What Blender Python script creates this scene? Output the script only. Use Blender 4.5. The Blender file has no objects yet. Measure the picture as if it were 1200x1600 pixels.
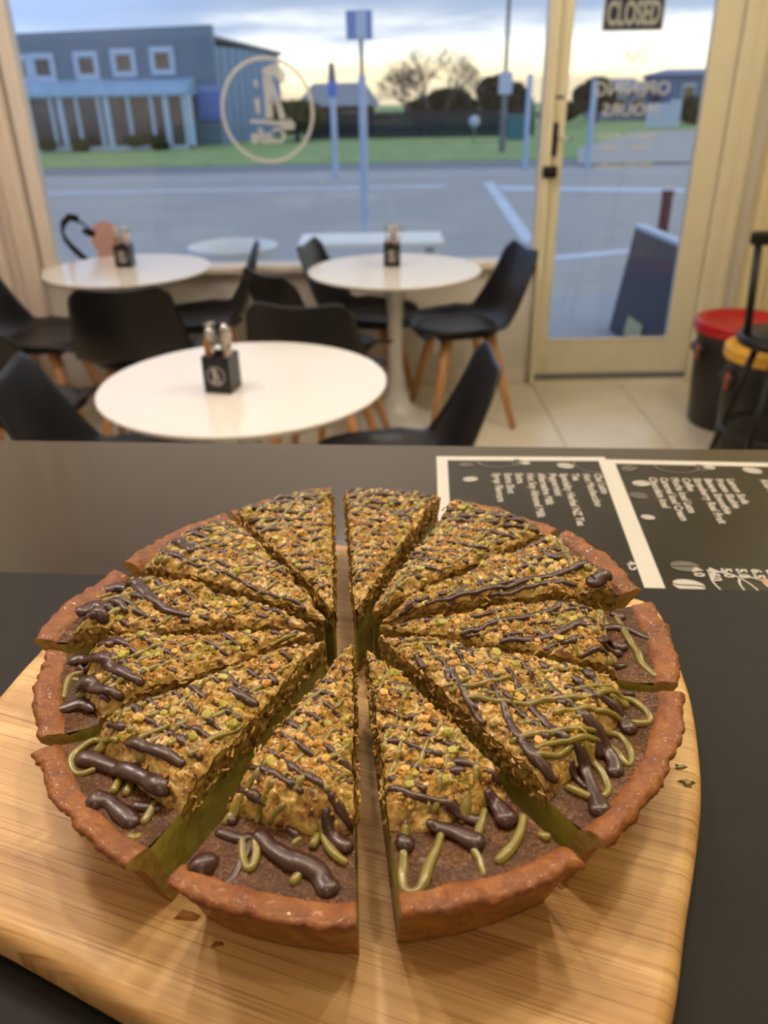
import bpy, math, random
import numpy as np
from mathutils import Matrix, Vector

# ------------------------------------------------------------------ camera
F_PX, ZC = 1240.0, 1.39            # focal length in pixels of the 1200x1600 frame, camera height
_d = np.array([42.8, -2323.0, -F_PX]); _d /= np.linalg.norm(_d)
_Z = -_d
_f = np.array([0, 0, -1.0]); _Y = _f - _f.dot(_d) * _d; _Y /= np.linalg.norm(_Y)
_X = np.cross(_Y, _Z)
CAMR = np.array([_X, _Y, _Z])      # camera axes -> world
cam_d = bpy.data.cameras.new('camera')
cam = bpy.data.objects.new('camera', cam_d)
bpy.context.scene.collection.objects.link(cam)
M4 = Matrix([list(CAMR[0]) + [0], list(CAMR[1]) + [0], list(CAMR[2]) + [ZC], [0, 0, 0, 1]])
cam.matrix_world = M4
cam_d.sensor_fit = 'VERTICAL'; cam_d.sensor_height = 36.0; cam_d.lens = 36.0 * F_PX / 1600
cam_d.clip_start = 0.02; cam_d.clip_end = 400
cam_d.dof.use_dof = True; cam_d.dof.focus_distance = 0.33; cam_d.dof.aperture_fstop = 10.5
S = bpy.context.scene
S.camera = cam
S.view_settings.view_transform = 'Standard'; S.view_settings.look = 'None'
S.view_settings.gamma = 1; S.view_settings.use_curve_mapping = False
S.view_settings.exposure = 0.0

def on_z(x, y, z):                 # where the sight line of a measured photo point meets a level
    v = CAMR @ np.array([x - 600, 800 - y, -F_PX]); t = (z - ZC) / v[2]
    return np.array([v[0] * t, v[1] * t, z])
def on_y(x, y, Y):
    v = CAMR @ np.array([x - 600, 800 - y, -F_PX]); t = Y / v[1]
    return np.array([v[0] * t, Y, ZC + v[2] * t])

# ------------------------------------------------------------------ sky
W = bpy.data.worlds.new('sky'); S.world = W; W.use_nodes = True
nt = W.node_tree; nt.nodes.clear()
def nd(nt, t, **k):
    n = nt.nodes.new(t)
    for a, b in k.items():
        if a in n.inputs: n.inputs[a].default_value = b
        else: setattr(n, a, b)
    return n
def lin(r, g, b, a=1):
    f = lambda c: (c / 12.92 if c <= 0.04045 else ((c + 0.055) / 1.055) ** 2.4)
    return (f(r / 255), f(g / 255), f(b / 255), a)
def ramp(nt, stops, interp='LINEAR'):
    n = nt.nodes.new('ShaderNodeValToRGB'); n.color_ramp.interpolation = interp
    e = n.color_ramp.elements
    while len(e) < len(stops): e.new(0.5)
    for i, (p, c) in enumerate(stops): e[i].position = p; e[i].color = c
    return n
tc = nd(nt, 'ShaderNodeTexCoord'); sep = nd(nt, 'ShaderNodeSeparateXYZ')
nt.links.new(tc.outputs['Generated'], sep.inputs[0])
mp = nd(nt, 'ShaderNodeMapping'); mp.inputs['Scale'].default_value = (2.2, 2.2, 16)
nt.links.new(tc.outputs['Generated'], mp.inputs[0])
nz = nd(nt, 'ShaderNodeTexNoise', Scale=1.7, Detail=6.0, Roughness=0.55)
nt.links.new(mp.outputs[0], nz.inputs['Vector'])
ma = nd(nt, 'ShaderNodeMath', operation='MULTIPLY_ADD')      # elevation warped by the cloud noise
nt.links.new(nz.outputs[0], ma.inputs[0]); ma.inputs[1].default_value = 0.085
nt.links.new(sep.outputs[2], ma.inputs[2])
ma2 = nd(nt, 'ShaderNodeMath', operation='SUBTRACT'); ma2.inputs[1].default_value = 0.0425
nt.links.new(ma.outputs[0], ma2.inputs[0])
rp = ramp(nt, [(0.0, lin(205, 190, 160)), (0.012, lin(255, 236, 190)), (0.035, lin(255, 250, 228)), (0.053, lin(218, 222, 224)),
               (0.068, lin(152, 166, 186)), (0.085, lin(132, 150, 178)), (0.14, lin(150, 166, 190)), (0.35, lin(188, 196, 208)), (1.0, lin(192, 200, 210))])
nt.links.new(ma2.outputs[0], rp.inputs[0])
# bluer and clearer to the west (left)
rp2 = ramp(nt, [(0.0, (1, 1, 1, 1)), (1.0, (0, 0, 0, 1))])
mr = nd(nt, 'ShaderNodeMapRange'); mr.inputs['From Min'].default_value = -0.40; mr.inputs['From Max'].default_value = -0.12
nt.links.new(sep.outputs[0], mr.inputs['Value'])
inv = nd(nt, 'ShaderNodeMath', operation='SUBTRACT'); inv.inputs[0].default_value = 1.0
nt.links.new(mr.outputs[0], inv.inputs[1])
mx = nd(nt, 'ShaderNodeMixRGB'); mx.inputs[2].default_value = lin(146, 172, 214)
nt.links.new(inv.outputs[0], mx.inputs[0]); nt.links.new(rp.outputs[0], mx.inputs[1])
bg = nd(nt, 'ShaderNodeBackground', Strength=1.75)
nt.links.new(mx.outputs[0], bg.inputs[0])
wo = nd(nt, 'ShaderNodeOutputWorld'); nt.links.new(bg.outputs[0], wo.inputs[0])

# ------------------------------------------------------------------ lamps of the room
def area(name, loc, size, power, col, target=None):
    l = bpy.data.lights.new(name, 'AREA'); l.shape = 'DISK'; l.size = size; l.energy = power; l.color = col
    o = bpy.data.objects.new(name, l); o.location = loc
    d = (Vector(target) - Vector(loc)) if target else Vector((0, 0, -1))
    o.rotation_euler = d.to_track_quat('-Z', 'Y').to_euler()
    S.collection.objects.link(o); return o
WARM = (1.0, 0.80, 0.55); WARM2 = (1.0, 0.82, 0.64); YEL = (1.0, 0.86, 0.52)
for lx, ly, le in ((-0.75, 0.95, 3.4), (-0.28, 1.0, 4.8), (0.20, 1.0, 5.2), (0.70, 0.95, 4.4)):     # row of downlights over the counter
    area('lamp_counter', (lx, ly, 2.62), 0.10, le, WARM if lx > 0 else WARM2, (lx*0.3, 0.3, 1.15))
area('lamp_counter', (0.05, 0.05, 2.62), 0.10, 2.6, WARM2, (0, 0.25, 1.15))
for nm, loc, e_, c_ in (('lamp_room_left', (-1.2, 1.7, 2.75), 40, (1.0, 0.88, 0.82)), ('lamp_room_middle', (-0.1, 2.7, 2.75), 18, (1.0, 0.93, 0.86)),
                        ('lamp_room_right', (1.35, 1.9, 2.75), 36, (1.0, 0.93, 0.70)), ('lamp_back', (0.3, -1.2, 2.75), 7, WARM)):
    l_ = bpy.data.lights.new(nm, 'POINT'); l_.energy = e_; l_.color = c_; l_.shadow_soft_size = 0.14
    o_ = bpy.data.objects.new(nm, l_); o_.location = loc; S.collection.objects.link(o_)

# ------------------------------------------------------------------ helpers
COL = S.collection
def T(o, label=None, cat=None, group=None, kind=None):
    if label: o['label'] = label
    if cat: o['category'] = cat
    if group: o['group'] = group
    if kind: o['kind'] = kind
    return o
def empty(name, loc, rz=0, **k):
    o = bpy.data.objects.new(name, None); o.location = loc; o.rotation_euler = (0, 0, rz)
    o.empty_display_size = 0.05; COL.objects.link(o); return T(o, **k)
class MB:
    def __init__(s): s.v = []; s.f = []; s.m = []; s.sm = []
    def add(s, v, f, mi=0, smooth=False):
        b = len(s.v); s.v += [tuple(float(c) for c in p) for p in v]
        s.f += [tuple(int(b + i) for i in q) for q in f]; s.m += [mi] * len(f); s.sm += [smooth] * len(f); return s
    def box(s, a, b, mi=0):
        x0, y0, z0 = a; x1, y1, z1 = b
        return s.add([(x0,y0,z0),(x1,y0,z0),(x1,y1,z0),(x0,y1,z0),(x0,y0,z1),(x1,y0,z1),(x1,y1,z1),(x0,y1,z1)],
                     [(0,3,2,1),(4,5,6,7),(0,1,5,4),(1,2,6,5),(2,3,7,6),(3,0,4,7)], mi)
    def bbox(s, a, b, bev=0.004, mi=0):      # box with chamfered upright and top edges
        x0, y0, z0 = a; x1, y1, z1 = b; e = min(bev, (x1-x0)/3, (y1-y0)/3, (z1-z0)/3)
        def ring(i, z): return [(x0+i+e,y0+i,z),(x1-i-e,y0+i,z),(x1-i,y0+i+e,z),(x1-i,y1-i-e,z),(x1-i-e,y1-i,z),(x0+i+e,y1-i,z),(x0+i,y1-i-e,z),(x0+i,y0+i+e,z)]
        R = [ring(e*.6, z0), ring(0, z0+e), ring(0, z1-e), ring(e*.6, z1)]
        v = sum(R, []); f = []
        for k in range(3):
            for j in range(8): f.append((k*8+j, k*8+(j+1)%8, (k+1)*8+(j+1)%8, (k+1)*8+j))
        f += [tuple(range(7,-1,-1)), tuple(range(24,32))]
        return s.add(v, f, mi)
    def lathe(s, prof, n=32, c=(0,0,0), mi=0, smooth=True, cap=True):
        v = []; f = []
        for r, z in prof:
            for j in range(n):
                a = 2*math.pi*j/n; v.append((c[0]+r*math.cos(a), c[1]+r*math.sin(a), c[2]+z))
        for k in range(len(prof)-1):
            for j in range(n): f.append((k*n+j, k*n+(j+1)%n, (k+1)*n+(j+1)%n, (k+1)*n+j))
        s.add(v, f, mi, smooth)
        if cap:
            s.add([v[j] for j in range(n)][::-1], [tuple(range(n))], mi); s.add(v[-n:], [tuple(range(n))], mi)
        return s
    def tube(s, pts, rad, n=8, mi=0, flat=1.0, cap=True, smooth=True):
        P = np.array(pts, float); m = len(P)
        R = np.full(m, rad) if np.isscalar(rad) else np.array(rad, float)
        Tn = np.gradient(P, axis=0); Tn /= np.linalg.norm(Tn, axis=1)[:, None] + 1e-12
        up = np.array([0, 0, 1.0]) if abs(Tn[:, 2]).mean() < 0.8 else np.array([0, 1.0, 0])
        Bn = np.cross(Tn, up); Bn /= np.linalg.norm(Bn, axis=1)[:, None] + 1e-12
        Nn = np.cross(Bn, Tn); v = []; f = []
        for i in range(m):
            for j in range(n):
                a = 2*math.pi*j/n; v.append(P[i] + R[i]*(math.cos(a)*Bn[i] + flat*math.sin(a)*Nn[i]))
        for i in range(m-1):
            for j in range(n): f.append((i*n+j, i*n+(j+1)%n, (i+1)*n+(j+1)%n, (i+1)*n+j))
        if cap: f += [tuple(range(n))[::-1], tuple(range((m-1)*n, m*n))]
        return s.add(v, f, mi, smooth)
    def prism(s, poly, z0, z1, mi=0):
        n = len(poly); v = [(x, y, z0) for x, y in poly] + [(x, y, z1) for x, y in poly]
        f = [tuple(range(n-1,-1,-1)), tuple(range(n, 2*n))] + [(j, (j+1)%n, n+(j+1)%n, n+j) for j in range(n)]
        return s.add(v, f, mi)
    def build(s, name, mat, parent=None, smooth=None, **k):
        me = bpy.data.meshes.new(name); me.from_pydata(s.v, [], s.f)
        for m in (mat if isinstance(mat, (list, tuple)) else [mat]): me.materials.append(m)
        me.polygons.foreach_set('material_index', s.m)
        me.polygons.foreach_set('use_smooth', s.sm if smooth is None else [smooth]*len(s.f)); me.update()
        o = bpy.data.objects.new(name, me); COL.objects.link(o)
        if parent is not None: o.parent = parent
        return T(o, **k)
def grid_faces(nu, nv, base=0):
    i, j = np.meshgrid(np.arange(nu-1), np.arange(nv-1), indexing='ij'); a = (i*nv + j + base).ravel()
    return np.stack([a, a+nv, a+nv+1, a+1], 1)
def np_mesh(name, V, Fq, mats, midx=None, smooth=True, parent=None, extra=None, **k):
    me = bpy.data.meshes.new(name); nv = len(V); nf = len(Fq)
    me.vertices.add(nv); me.vertices.foreach_set('co', np.asarray(V, np.float32).ravel())
    w = Fq.shape[1]
    me.loops.add(nf*w); me.loops.foreach_set('vertex_index', Fq.astype(np.int32).ravel())
    me.polygons.add(nf); me.polygons.foreach_set('loop_start', np.arange(0, nf*w, w, dtype=np.int32))
    me.polygons.foreach_set('use_smooth', np.full(nf, smooth, bool))
    for m in mats: me.materials.append(m)
    if midx is not None: me.polygons.foreach_set('material_index', np.asarray(midx, np.int32))
    me.update(calc_edges=True); me.validate()
    o = bpy.data.objects.new(name, me); COL.objects.link(o)
    if parent is not None: o.parent = parent
    return T(o, **k)
def copy_tree(o, parent=None):
    c = o.copy(); COL.objects.link(c); c.parent = parent
    for ch in list(o.children): copy_tree(ch, c)
    return c
def vnoise(x, y, z=0.0, seed=0):             # value noise, vectorised, 0..1
    x = np.asarray(x, float); y = np.asarray(y, float); z = np.asarray(z, float) + np.zeros_like(x)
    xi, yi, zi = np.floor(x), np.floor(y), np.floor(z); fx, fy, fz = x-xi, y-yi, z-zi
    fx, fy, fz = [t*t*(3-2*t) for t in (fx, fy, fz)]
    def h(a, b, c):
        n = np.sin(a*127.1 + b*311.7 + c*74.7 + seed*53.3)*43758.5453; return n - np.floor(n)
    r = 0
    for dx in (0, 1):
        for dy in (0, 1):
            for dz in (0, 1):
                r = r + h(xi+dx, yi+dy, zi+dz)*(fx if dx else 1-fx)*(fy if dy else 1-fy)*(fz if dz else 1-fz)
    return r
def cells(x, y, sc, seed):                   # rounded clumps of random height
    x = x*sc; y = y*sc; xi, yi = np.floor(x), np.floor(y); best = np.zeros_like(x)
    for dx in (-1, 0, 1):
        for dy in (-1, 0, 1):
            a, b = xi+dx, yi+dy
            def h(k): n = np.sin(a*127.1 + b*311.7 + k*74.7 + seed*13.3)*43758.5453; return n-np.floor(n)
            d2 = (x-a-h(1))**2 + (y-b-h(2))**2; best = np.maximum(best, (.25+.75*h(3))*np.clip(1-d2/.62, 0, 1)**.6)
    return best
def sstep(a, b, x):
    t = np.clip((x-a)/(b-a), 0, 1); return t*t*(3-2*t)

# ------------------------------------------------------------------ materials
def pm(name, col, rough=0.5, metal=0.0, spec=0.5, var=0.0, vscale=8.0, bump=0.0, bscale=60.0, stretch=(1,1,1), coat=0.0, col2=None, detail=4.0, bdist=0.002, emis=None, sss=0.0):
    m = bpy.data.materials.new(name); m.use_nodes = True; n = m.node_tree; b = n.nodes['Principled BSDF']
    b.inputs['Base Color'].default_value = col; b.inputs['Roughness'].default_value = rough
    b.inputs['Metallic'].default_value = metal; b.inputs['Specular IOR Level'].default_value = spec
    b.inputs['Coat Weight'].default_value = coat; b.inputs['Coat Roughness'].default_value = 0.12
    if sss: b.inputs['Subsurface Weight'].default_value = sss; b.inputs['Subsurface Scale'].default_value = 0.003
    t = nd(n, 'ShaderNodeTexCoord'); mp = nd(n, 'ShaderNodeMapping'); mp.inputs['Scale'].default_value = stretch
    n.links.new(t.outputs['Object'], mp.inputs[0])
    if var or col2:
        z = nd(n, 'ShaderNodeTexNoise', Scale=vscale, Detail=detail, Roughness=0.6); n.links.new(mp.outputs[0], z.inputs['Vector'])
        c2 = col2 if col2 else tuple(c*(1-var) for c in col[:3]) + (1,)
        r = ramp(n, [(0.34, col), (0.66, c2)]); n.links.new(z.outputs[0], r.inputs[0]); n.links.new(r.outputs[0], b.inputs['Base Color'])
    if bump:
        z2 = nd(n, 'ShaderNodeTexNoise', Scale=bscale, Detail=4.0); n.links.new(mp.outputs[0], z2.inputs['Vector'])
        bp = nd(n, 'ShaderNodeBump', Strength=bump, Distance=bdist); n.links.new(z2.outputs[0], bp.inputs['Height']); n.links.new(bp.outputs[0], b.inputs['Normal'])
    return m
M = {}
M['wall_l'] = pm('painted_wall_cream', lin(232, 218, 206), 0.6, var=0.06, vscale=3, bump=0.1)
M['wall_r'] = pm('painted_wall_pale_yellow', lin(226, 214, 172), 0.6, var=0.06, vscale=3, bump=0.1)
M['wall_f'] = pm('painted_sill_wall', lin(224, 220, 214), 0.6, var=0.05, vscale=3, bump=0.1)
M['ceil'] = pm('ceiling_paint', lin(228, 220, 208), 0.8, var=0.04)
M['frame'] = pm('cream_frame_paint', lin(226, 220, 196), 0.35, var=0.05, vscale=5, bump=0.05)
M['frame_w'] = pm('window_frame_paint', lin(236, 226, 218), 0.35, var=0.05, vscale=5, bump=0.05)
M['tile'] = pm('cream_floor_tile', lin(224, 216, 200), 0.22, var=0.08, vscale=4, bump=0.04)
M['grout'] = pm('grout', lin(170, 160, 146), 0.8, var=0.1)
M['white'] = pm('white_gloss_top', lin(236, 234, 232), 0.18, var=0.02, vscale=3)
M['whitel'] = pm('white_gloss_base', lin(228, 228, 232), 0.25, var=0.02, vscale=3)
M['blackp'] = pm('black_moulded_plastic', lin(26, 26, 30), 0.33, var=0.15, vscale=12, bump=0.05, bscale=300)
M['pad'] = pm('black_seat_pad', lin(36, 37, 42), 0.42, var=0.2, vscale=20, bump=0.15, bscale=200)
M['wood'] = pm('beech_leg', lin(214, 164, 116), 0.45, col2=lin(186, 134, 90), vscale=10, stretch=(6,6,1), bump=0.1)
M['blackm'] = pm('black_metal', lin(22, 23, 26), 0.4, metal=0.3, var=0.2, vscale=20)
M['steel'] = pm('stainless_steel', lin(200, 205, 212), 0.22, metal=1.0, var=0.1, vscale=30)
M['caddy'] = pm('black_caddy', lin(24, 24, 26), 0.3, var=0.2, vscale=30)
M['print_w'] = pm('pale_print', lin(190, 186, 182), 0.5, var=0.1, vscale=60)
M['wstir'] = pm('wooden_stick', lin(196, 140, 84), 0.6, var=0.25, vscale=40)
M['napkin'] = pm('pale_napkin', lin(225, 205, 190), 0.8, var=0.05)
M['red'] = pm('red_plastic', lin(190, 20, 30), 0.28, var=0.15, vscale=10)
M['yellow'] = pm('yellow_plastic', lin(236, 180, 60), 0.3, var=0.15, vscale=10)
M['binb'] = pm('black_bin_plastic', lin(28, 28, 30), 0.38, var=0.2, vscale=10, bump=0.05)
M['orange'] = pm('orange_sticker', lin(190, 90, 60), 0.5, var=0.1)
M['matte'] = pm('matte_black_counter', lin(27, 25, 25), 0.6, spec=0.25, var=0.25, vscale=30, bump=0.25, bscale=900, bdist=0.0004)
M['glossy'] = pm('glossy_black_counter', lin(36, 32, 28), 0.13, spec=0.9, coat=0.45, var=0.25, vscale=6, bump=0.02, bscale=30, stretch=(1,6,1))
M['body'] = pm('counter_front_panel', lin(40, 38, 36), 0.5, var=0.1)
# outdoors
M['asphalt'] = pm('asphalt', lin(156, 156, 156), 0.75, var=0.12, vscale=0.6, bump=0.2, bscale=60)
M['walk'] = pm('concrete_path', lin(150, 158, 166), 0.8, var=0.12, vscale=2, bump=0.2)
M['kerb'] = pm('kerb_concrete', lin(118, 124, 134), 0.8, var=0.1)
M['line'] = pm('road_paint', lin(190, 202, 220), 0.6, var=0.2, vscale=3)
M['grass'] = pm('grass', lin(124, 148, 94), 0.9, col2=lin(148, 168, 110), vscale=1.4, bump=0.6, bscale=40, bdist=0.05)
M['clad'] = pm('grey_blue_cladding', lin(112, 134, 158), 0.6, var=0.08, vscale=2)
M['clad2'] = pm('pale_blue_cladding', lin(126, 156, 192), 0.6, var=0.08, vscale=2)
M['bframe'] = pm('pale_blue_window_frame', lin(176, 196, 220), 0.4, var=0.05)
M['bglass'] = pm('dark_window_glass', lin(52, 50, 50), 0.06, col2=lin(96, 84, 74), vscale=1.2, coat=0.5)
M['cons_roof'] = pm('lean_to_roof', lin(142, 178, 210), 0.3, var=0.1)
M['bsign'] = pm('blue_sign', lin(88, 120, 210), 0.4, var=0.15, vscale=8)
M['bsign2'] = pm('pale_blue_sign', lin(120, 150, 200), 0.4, var=0.1)
M['pole'] = pm('white_blue_pole', lin(176, 192, 216), 0.5, var=0.08)
M['poleg'] = pm('grey_pole', lin(110, 118, 124), 0.5, var=0.1)
M['fence'] = pm('dark_timber_fence', lin(44, 50, 60), 0.8, var=0.3, vscale=6)
M['roofg'] = pm('grey_roof', lin(120, 130, 142), 0.7, var=0.1)
M['brick'] = pm('red_brown_wall', lin(96, 62, 58), 0.8, var=0.2)
M['bush'] = pm('bush_leaves', lin(84, 92, 44), 0.8, col2=lin(58, 66, 44), vscale=6)
M['dkleaf'] = pm('evergreen_leaves', lin(50, 56, 46), 0.8, col2=lin(70, 66, 52), vscale=4)
M['bark'] = pm('bare_twigs', lin(98, 88, 92), 0.9, var=0.2)
M['house'] = pm('pale_blue_house', lin(104, 122, 156), 0.7, var=0.1)
M['van'] = pm('white_boards', lin(186, 198, 220), 0.5, var=0.08)
M['maroon'] = pm('maroon_post', lin(86, 34, 44), 0.5, var=0.1)
M['aboard'] = pm('dark_sign_board', lin(46, 52, 66), 0.35, col2=lin(62, 50, 62), vscale=3)
M['label_y'] = pm('pale_yellow_label', lin(190, 186, 140), 0.6, var=0.1)
M['navy'] = pm('navy_sign', lin(28, 40, 70), 0.35, var=0.1)
M['letter'] = pm('pale_letters', lin(172, 176, 176), 0.5, var=0.05)
M['pink'] = pm('pink_sticker', lin(196, 156, 152), 0.5, var=0.05)
M['blackvinyl'] = pm('black_vinyl', lin(14, 16, 18), 0.4, var=0.1)
M['outwhite'] = pm('white_outdoor_plastic', lin(228, 232, 230), 0.35, var=0.05)
M['teal'] = pm('teal_box', lin(72, 116, 128), 0.5, var=0.1)
# thin window glass and frosted vinyl
def thin(name, tint=(1,1,1,1), dif=0.0, dcol=(0.8,0.8,0.8,1), ior=1.45):
    m = bpy.data.materials.new(name); m.use_nodes = True; n = m.node_tree; n.nodes.clear()
    tr = nd(n, 'ShaderNodeBsdfTransparent'); tr.inputs[0].default_value = tint
    gl = nd(n, 'ShaderNodeBsdfGlossy', Roughness=0.02); fr = nd(n, 'ShaderNodeFresnel', IOR=ior)
    m1 = nd(n, 'ShaderNodeMixShader'); o = nd(n, 'ShaderNodeOutputMaterial')
    n.links.new(fr.outputs[0], m1.inputs[0]); n.links.new(tr.outputs[0], m1.inputs[1]); n.links.new(gl.outputs[0], m1.inputs[2])
    last = m1
    if dif:
        df = nd(n, 'ShaderNodeBsdfDiffuse'); df.inputs[0].default_value = dcol
        tl = nd(n, 'ShaderNodeBsdfTranslucent'); tl.inputs[0].default_value = dcol
        ad = nd(n, 'ShaderNodeMixShader'); ad.inputs[0].default_value = 0.5
        n.links.new(df.outputs[0], ad.inputs[1]); n.links.new(tl.outputs[0], ad.inputs[2])
        m2 = nd(n, 'ShaderNodeMixShader'); m2.inputs[0].default_value = dif
        n.links.new(m1.outputs[0], m2.inputs[1]); n.links.new(ad.outputs[0], m2.inputs[2]); last = m2
    n.links.new(last.outputs[0], o.inputs[0]); return m
M['glass'] = thin('window_glass', (0.97, 0.98, 0.99, 1))
M['vinyl'] = thin('frosted_vinyl', (0.98, 0.98, 0.98, 1), 0.58, lin(244, 242, 236))
M['vinyl2'] = thin('thin_frosted_vinyl', (0.98, 0.98, 0.98, 1), 0.50, lin(244, 244, 240))

def text_mesh(body, size, name, mat, parent, loc, rot, ext=0.0003, mirror=False, align='LEFT', sx=1.0, bold=0.0, **k):
    c = bpy.data.curves.new('t', 'FONT'); c.body = body; c.size = size; c.extrude = ext; c.align_x = align; c.offset = bold; c.resolution_u = 3
    o = bpy.data.objects.new('t', c); COL.objects.link(o); dg = bpy.context.evaluated_depsgraph_get()
    me = bpy.data.meshes.new_from_object(o.evaluated_get(dg)); bpy.data.objects.remove(o)
    me.transform(Matrix.Diagonal((-sx if mirror else sx, 1, 1, 1)))
    if mirror: me.flip_normals()
    me.materials.clear(); me.materials.append(mat); me.name = name
    r = bpy.data.objects.new(name, me); r.location = loc; r.rotation_euler = rot; COL.objects.link(r); r.parent = parent
    return T(r, **k)

# ================================================================== ROOM
YW, XL, XR, ZCEIL, YB = 4.04, -1.90, 1.90, 3.35, -2.4
TW = 0.14                                             # front wall thickness
WX0, WX1 = -1.585, 0.755                              # window opening
DX0, DX1 = 0.80, 1.60                                 # door opening
SILL = 0.635; WTOP = 2.15; DTOP = 2.12
MB().box((XL-.1, YB-.1, -0.06), (XR+.1, YW+TW, -0.012)).build('floor', M['grout'], kind='structure')
fl = bpy.data.objects['floor']
tm = None; random.seed(4)
TS = 0.45
ys = [YW - TS*(i+1) for i in range(7)]; xs = [XL + TS*j for j in range(9)]
for yy in ys:
    for xx in xs:
        x1 = min(xx+TS-.004, XR); 
        if tm is None or x1 < xx+TS-.0041:
            o = MB().bbox((0, 0, -0.012), (x1-xx, TS-.004, 0.0), 0.002).build('tile', M['tile'], fl)
            if x1 > xx+TS-.0041: tm = o.data
        else:
            o = bpy.data.objects.new('tile', tm); COL.objects.link(o); o.parent = fl
        o.location = (xx, yy, 0)
MB().box((XL-.1, YB-.1, ZCEIL), (XR+.1, YW+TW, ZCEIL+.1)).build('ceiling', M['ceil'], kind='structure')
MB().box((XL-.1, YB, -0.01), (XL, YW+TW, ZCEIL)).build('wall_left', M['wall_l'], kind='structure')
MB().box((XR, YB, -0.01), (XR+.1, YW+TW, ZCEIL)).build('wall_right', M['wall_r'], kind='structure')
MB().box((XL-.1, YB-.1, -0.01), (XR+.1, YB, ZCEIL)).build('wall_back', M['wall_l'], kind='structure')
wf = MB()
wf.box((XL, YW, -0.01), (WX0-.06, YW+TW, ZCEIL))
wf.box((WX0-.06, YW, -0.01), (DX0-.03, YW+TW, SILL-.02))
wf.box((WX0-.06, YW, WTOP), (DX0-.03, YW+TW, ZCEIL))
wf.box((DX0-.03, YW, DTOP), (DX1+.05, YW+TW, ZCEIL))
wf.box((DX1+.05, YW, -0.01), (XR, YW+TW, ZCEIL))
wf.build('wall_front', M['wall_f'], kind='structure')
# left pilaster mouldings beside the window and the return on the right
for x0, x1, d, m in ((-1.90, -1.80, .10, 'wall_l'), (-1.80, -1.745, .05, 'frame_w'), (-1.745, -1.66, .085, 'wall_l')):  # middle strip's whiter paint stands in for daylight reflected on the reveal
    MB().bbox((x0, YW-d, 0), (x1, YW, ZCEIL), .012).build('trim_1', M[m], kind='structure')
MB().bbox((1.655, YW-.05, 0), (1.72, YW, ZCEIL), .01).build('trim_2', M['frame'], kind='structure')
MB().bbox((1.79, YW-.09, 0), (XR, YW, ZCEIL), .01).build('trim_3', M['wall_r'], kind='structure')
MB().bbox((XL, YW-.012, 0), (DX0-.05, YW, .07), .004).build('baseboard_front', M['frame_w'], kind='structure')
# window 1
win = MB(); fx0, fx1 = WX0-.06, WX1
win.bbox((fx0, YW-.035, SILL-.02), (WX0, YW+.06, WTOP+.05), .006)
win.bbox((fx0, YW-.035, WTOP), (fx1, YW+.06, WTOP+.05), .006)
w1 = win.build('window_1', M['frame_w'], kind='structure')
MB().bbox((WX0-.07, YW-.06, SILL-.035), (DX0-.04, YW+.07, SILL), .006).build('window_sill', M['frame_w'], w1)
MB().box((WX0, YW+.02, SILL), (WX1, YW+.026, WTOP)).build('pane', M['glass'], w1)
# door frame and door 1
fr = MB()
fr.bbox((WX1, YW-.035, SILL-.02), (WX1+.022, YW+.06, DTOP), .004); fr.bbox((WX1+.018, YW-.05, 0), (DX0, YW+.08, DTOP), .004)
fr.bbox((DX1, YW-.05, 0), (DX1+.06, YW+.08, DTOP), .006); fr.bbox((WX1+.018, YW-.05, DTOP), (DX1+.06, YW+.08, DTOP+.05), .006)
fr.box((DX0-.02, YW-.03, -.005), (DX1+.02, YW+.08, 0.02))
fr.build('trim_4', M['frame'], kind='structure')
GX0, GX1, GZ0 = 0.862, 1.477, 0.225
dr = MB(); y0, y1 = YW-.015, YW+.03
dr.bbox((DX0+.003, y0, .02), (GX0, y1, DTOP), .004); dr.bbox((GX1, y0, .02), (DX1-.003, y1, DTOP), .004)
dr.box((GX0, y0, .02), (GX1, y1, GZ0)); dr.box((GX0, y0, 2.02), (GX1, y1, DTOP))
door = dr.build('door_1', M['frame'], kind='structure')
MB().box((GX0-.005, YW+.004, GZ0-.005), (GX1+.005, YW+.010, 2.025)).build('pane', M['glass'], door)
MB().bbox((GX0, y0-.006, GZ0-.0), (GX1, y0+.004, GZ0+.012), .003).build('glazing_bead', M['frame_w'], door)
MB().bbox((DX0+.005, y0-.012, .022), (DX1-.005, y0, .05), .004).build('weather_strip', M['poleg'], door)
hb = MB(); hb.bbox((.805, y0-.012, 1.10), (.829, y0, 1.24), .003)
hd = hb.build('lock_plate', M['blackm'], door)
MB().tube([(.825, y0-.012, 1.175), (.83, y0-.045, 1.175), (.865, y0-.05, 1.178), (.885, y0-.045, 1.172)], .006).build('handle', M['steel'], hd)
MB().bbox((.768, y0-.05, 1.01), (.832, y0, 1.06), .006).tube([(.80, y0-.05, 1.035), (.80, y0-.068, 1.035)], .016, n=14).build('door_lock', M['blackm'], door)
MB().bbox((.79, y0-.004, 1.335), (.845, y0, 1.35), .001).build('strike_plate', M['poleg'], door)

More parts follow.
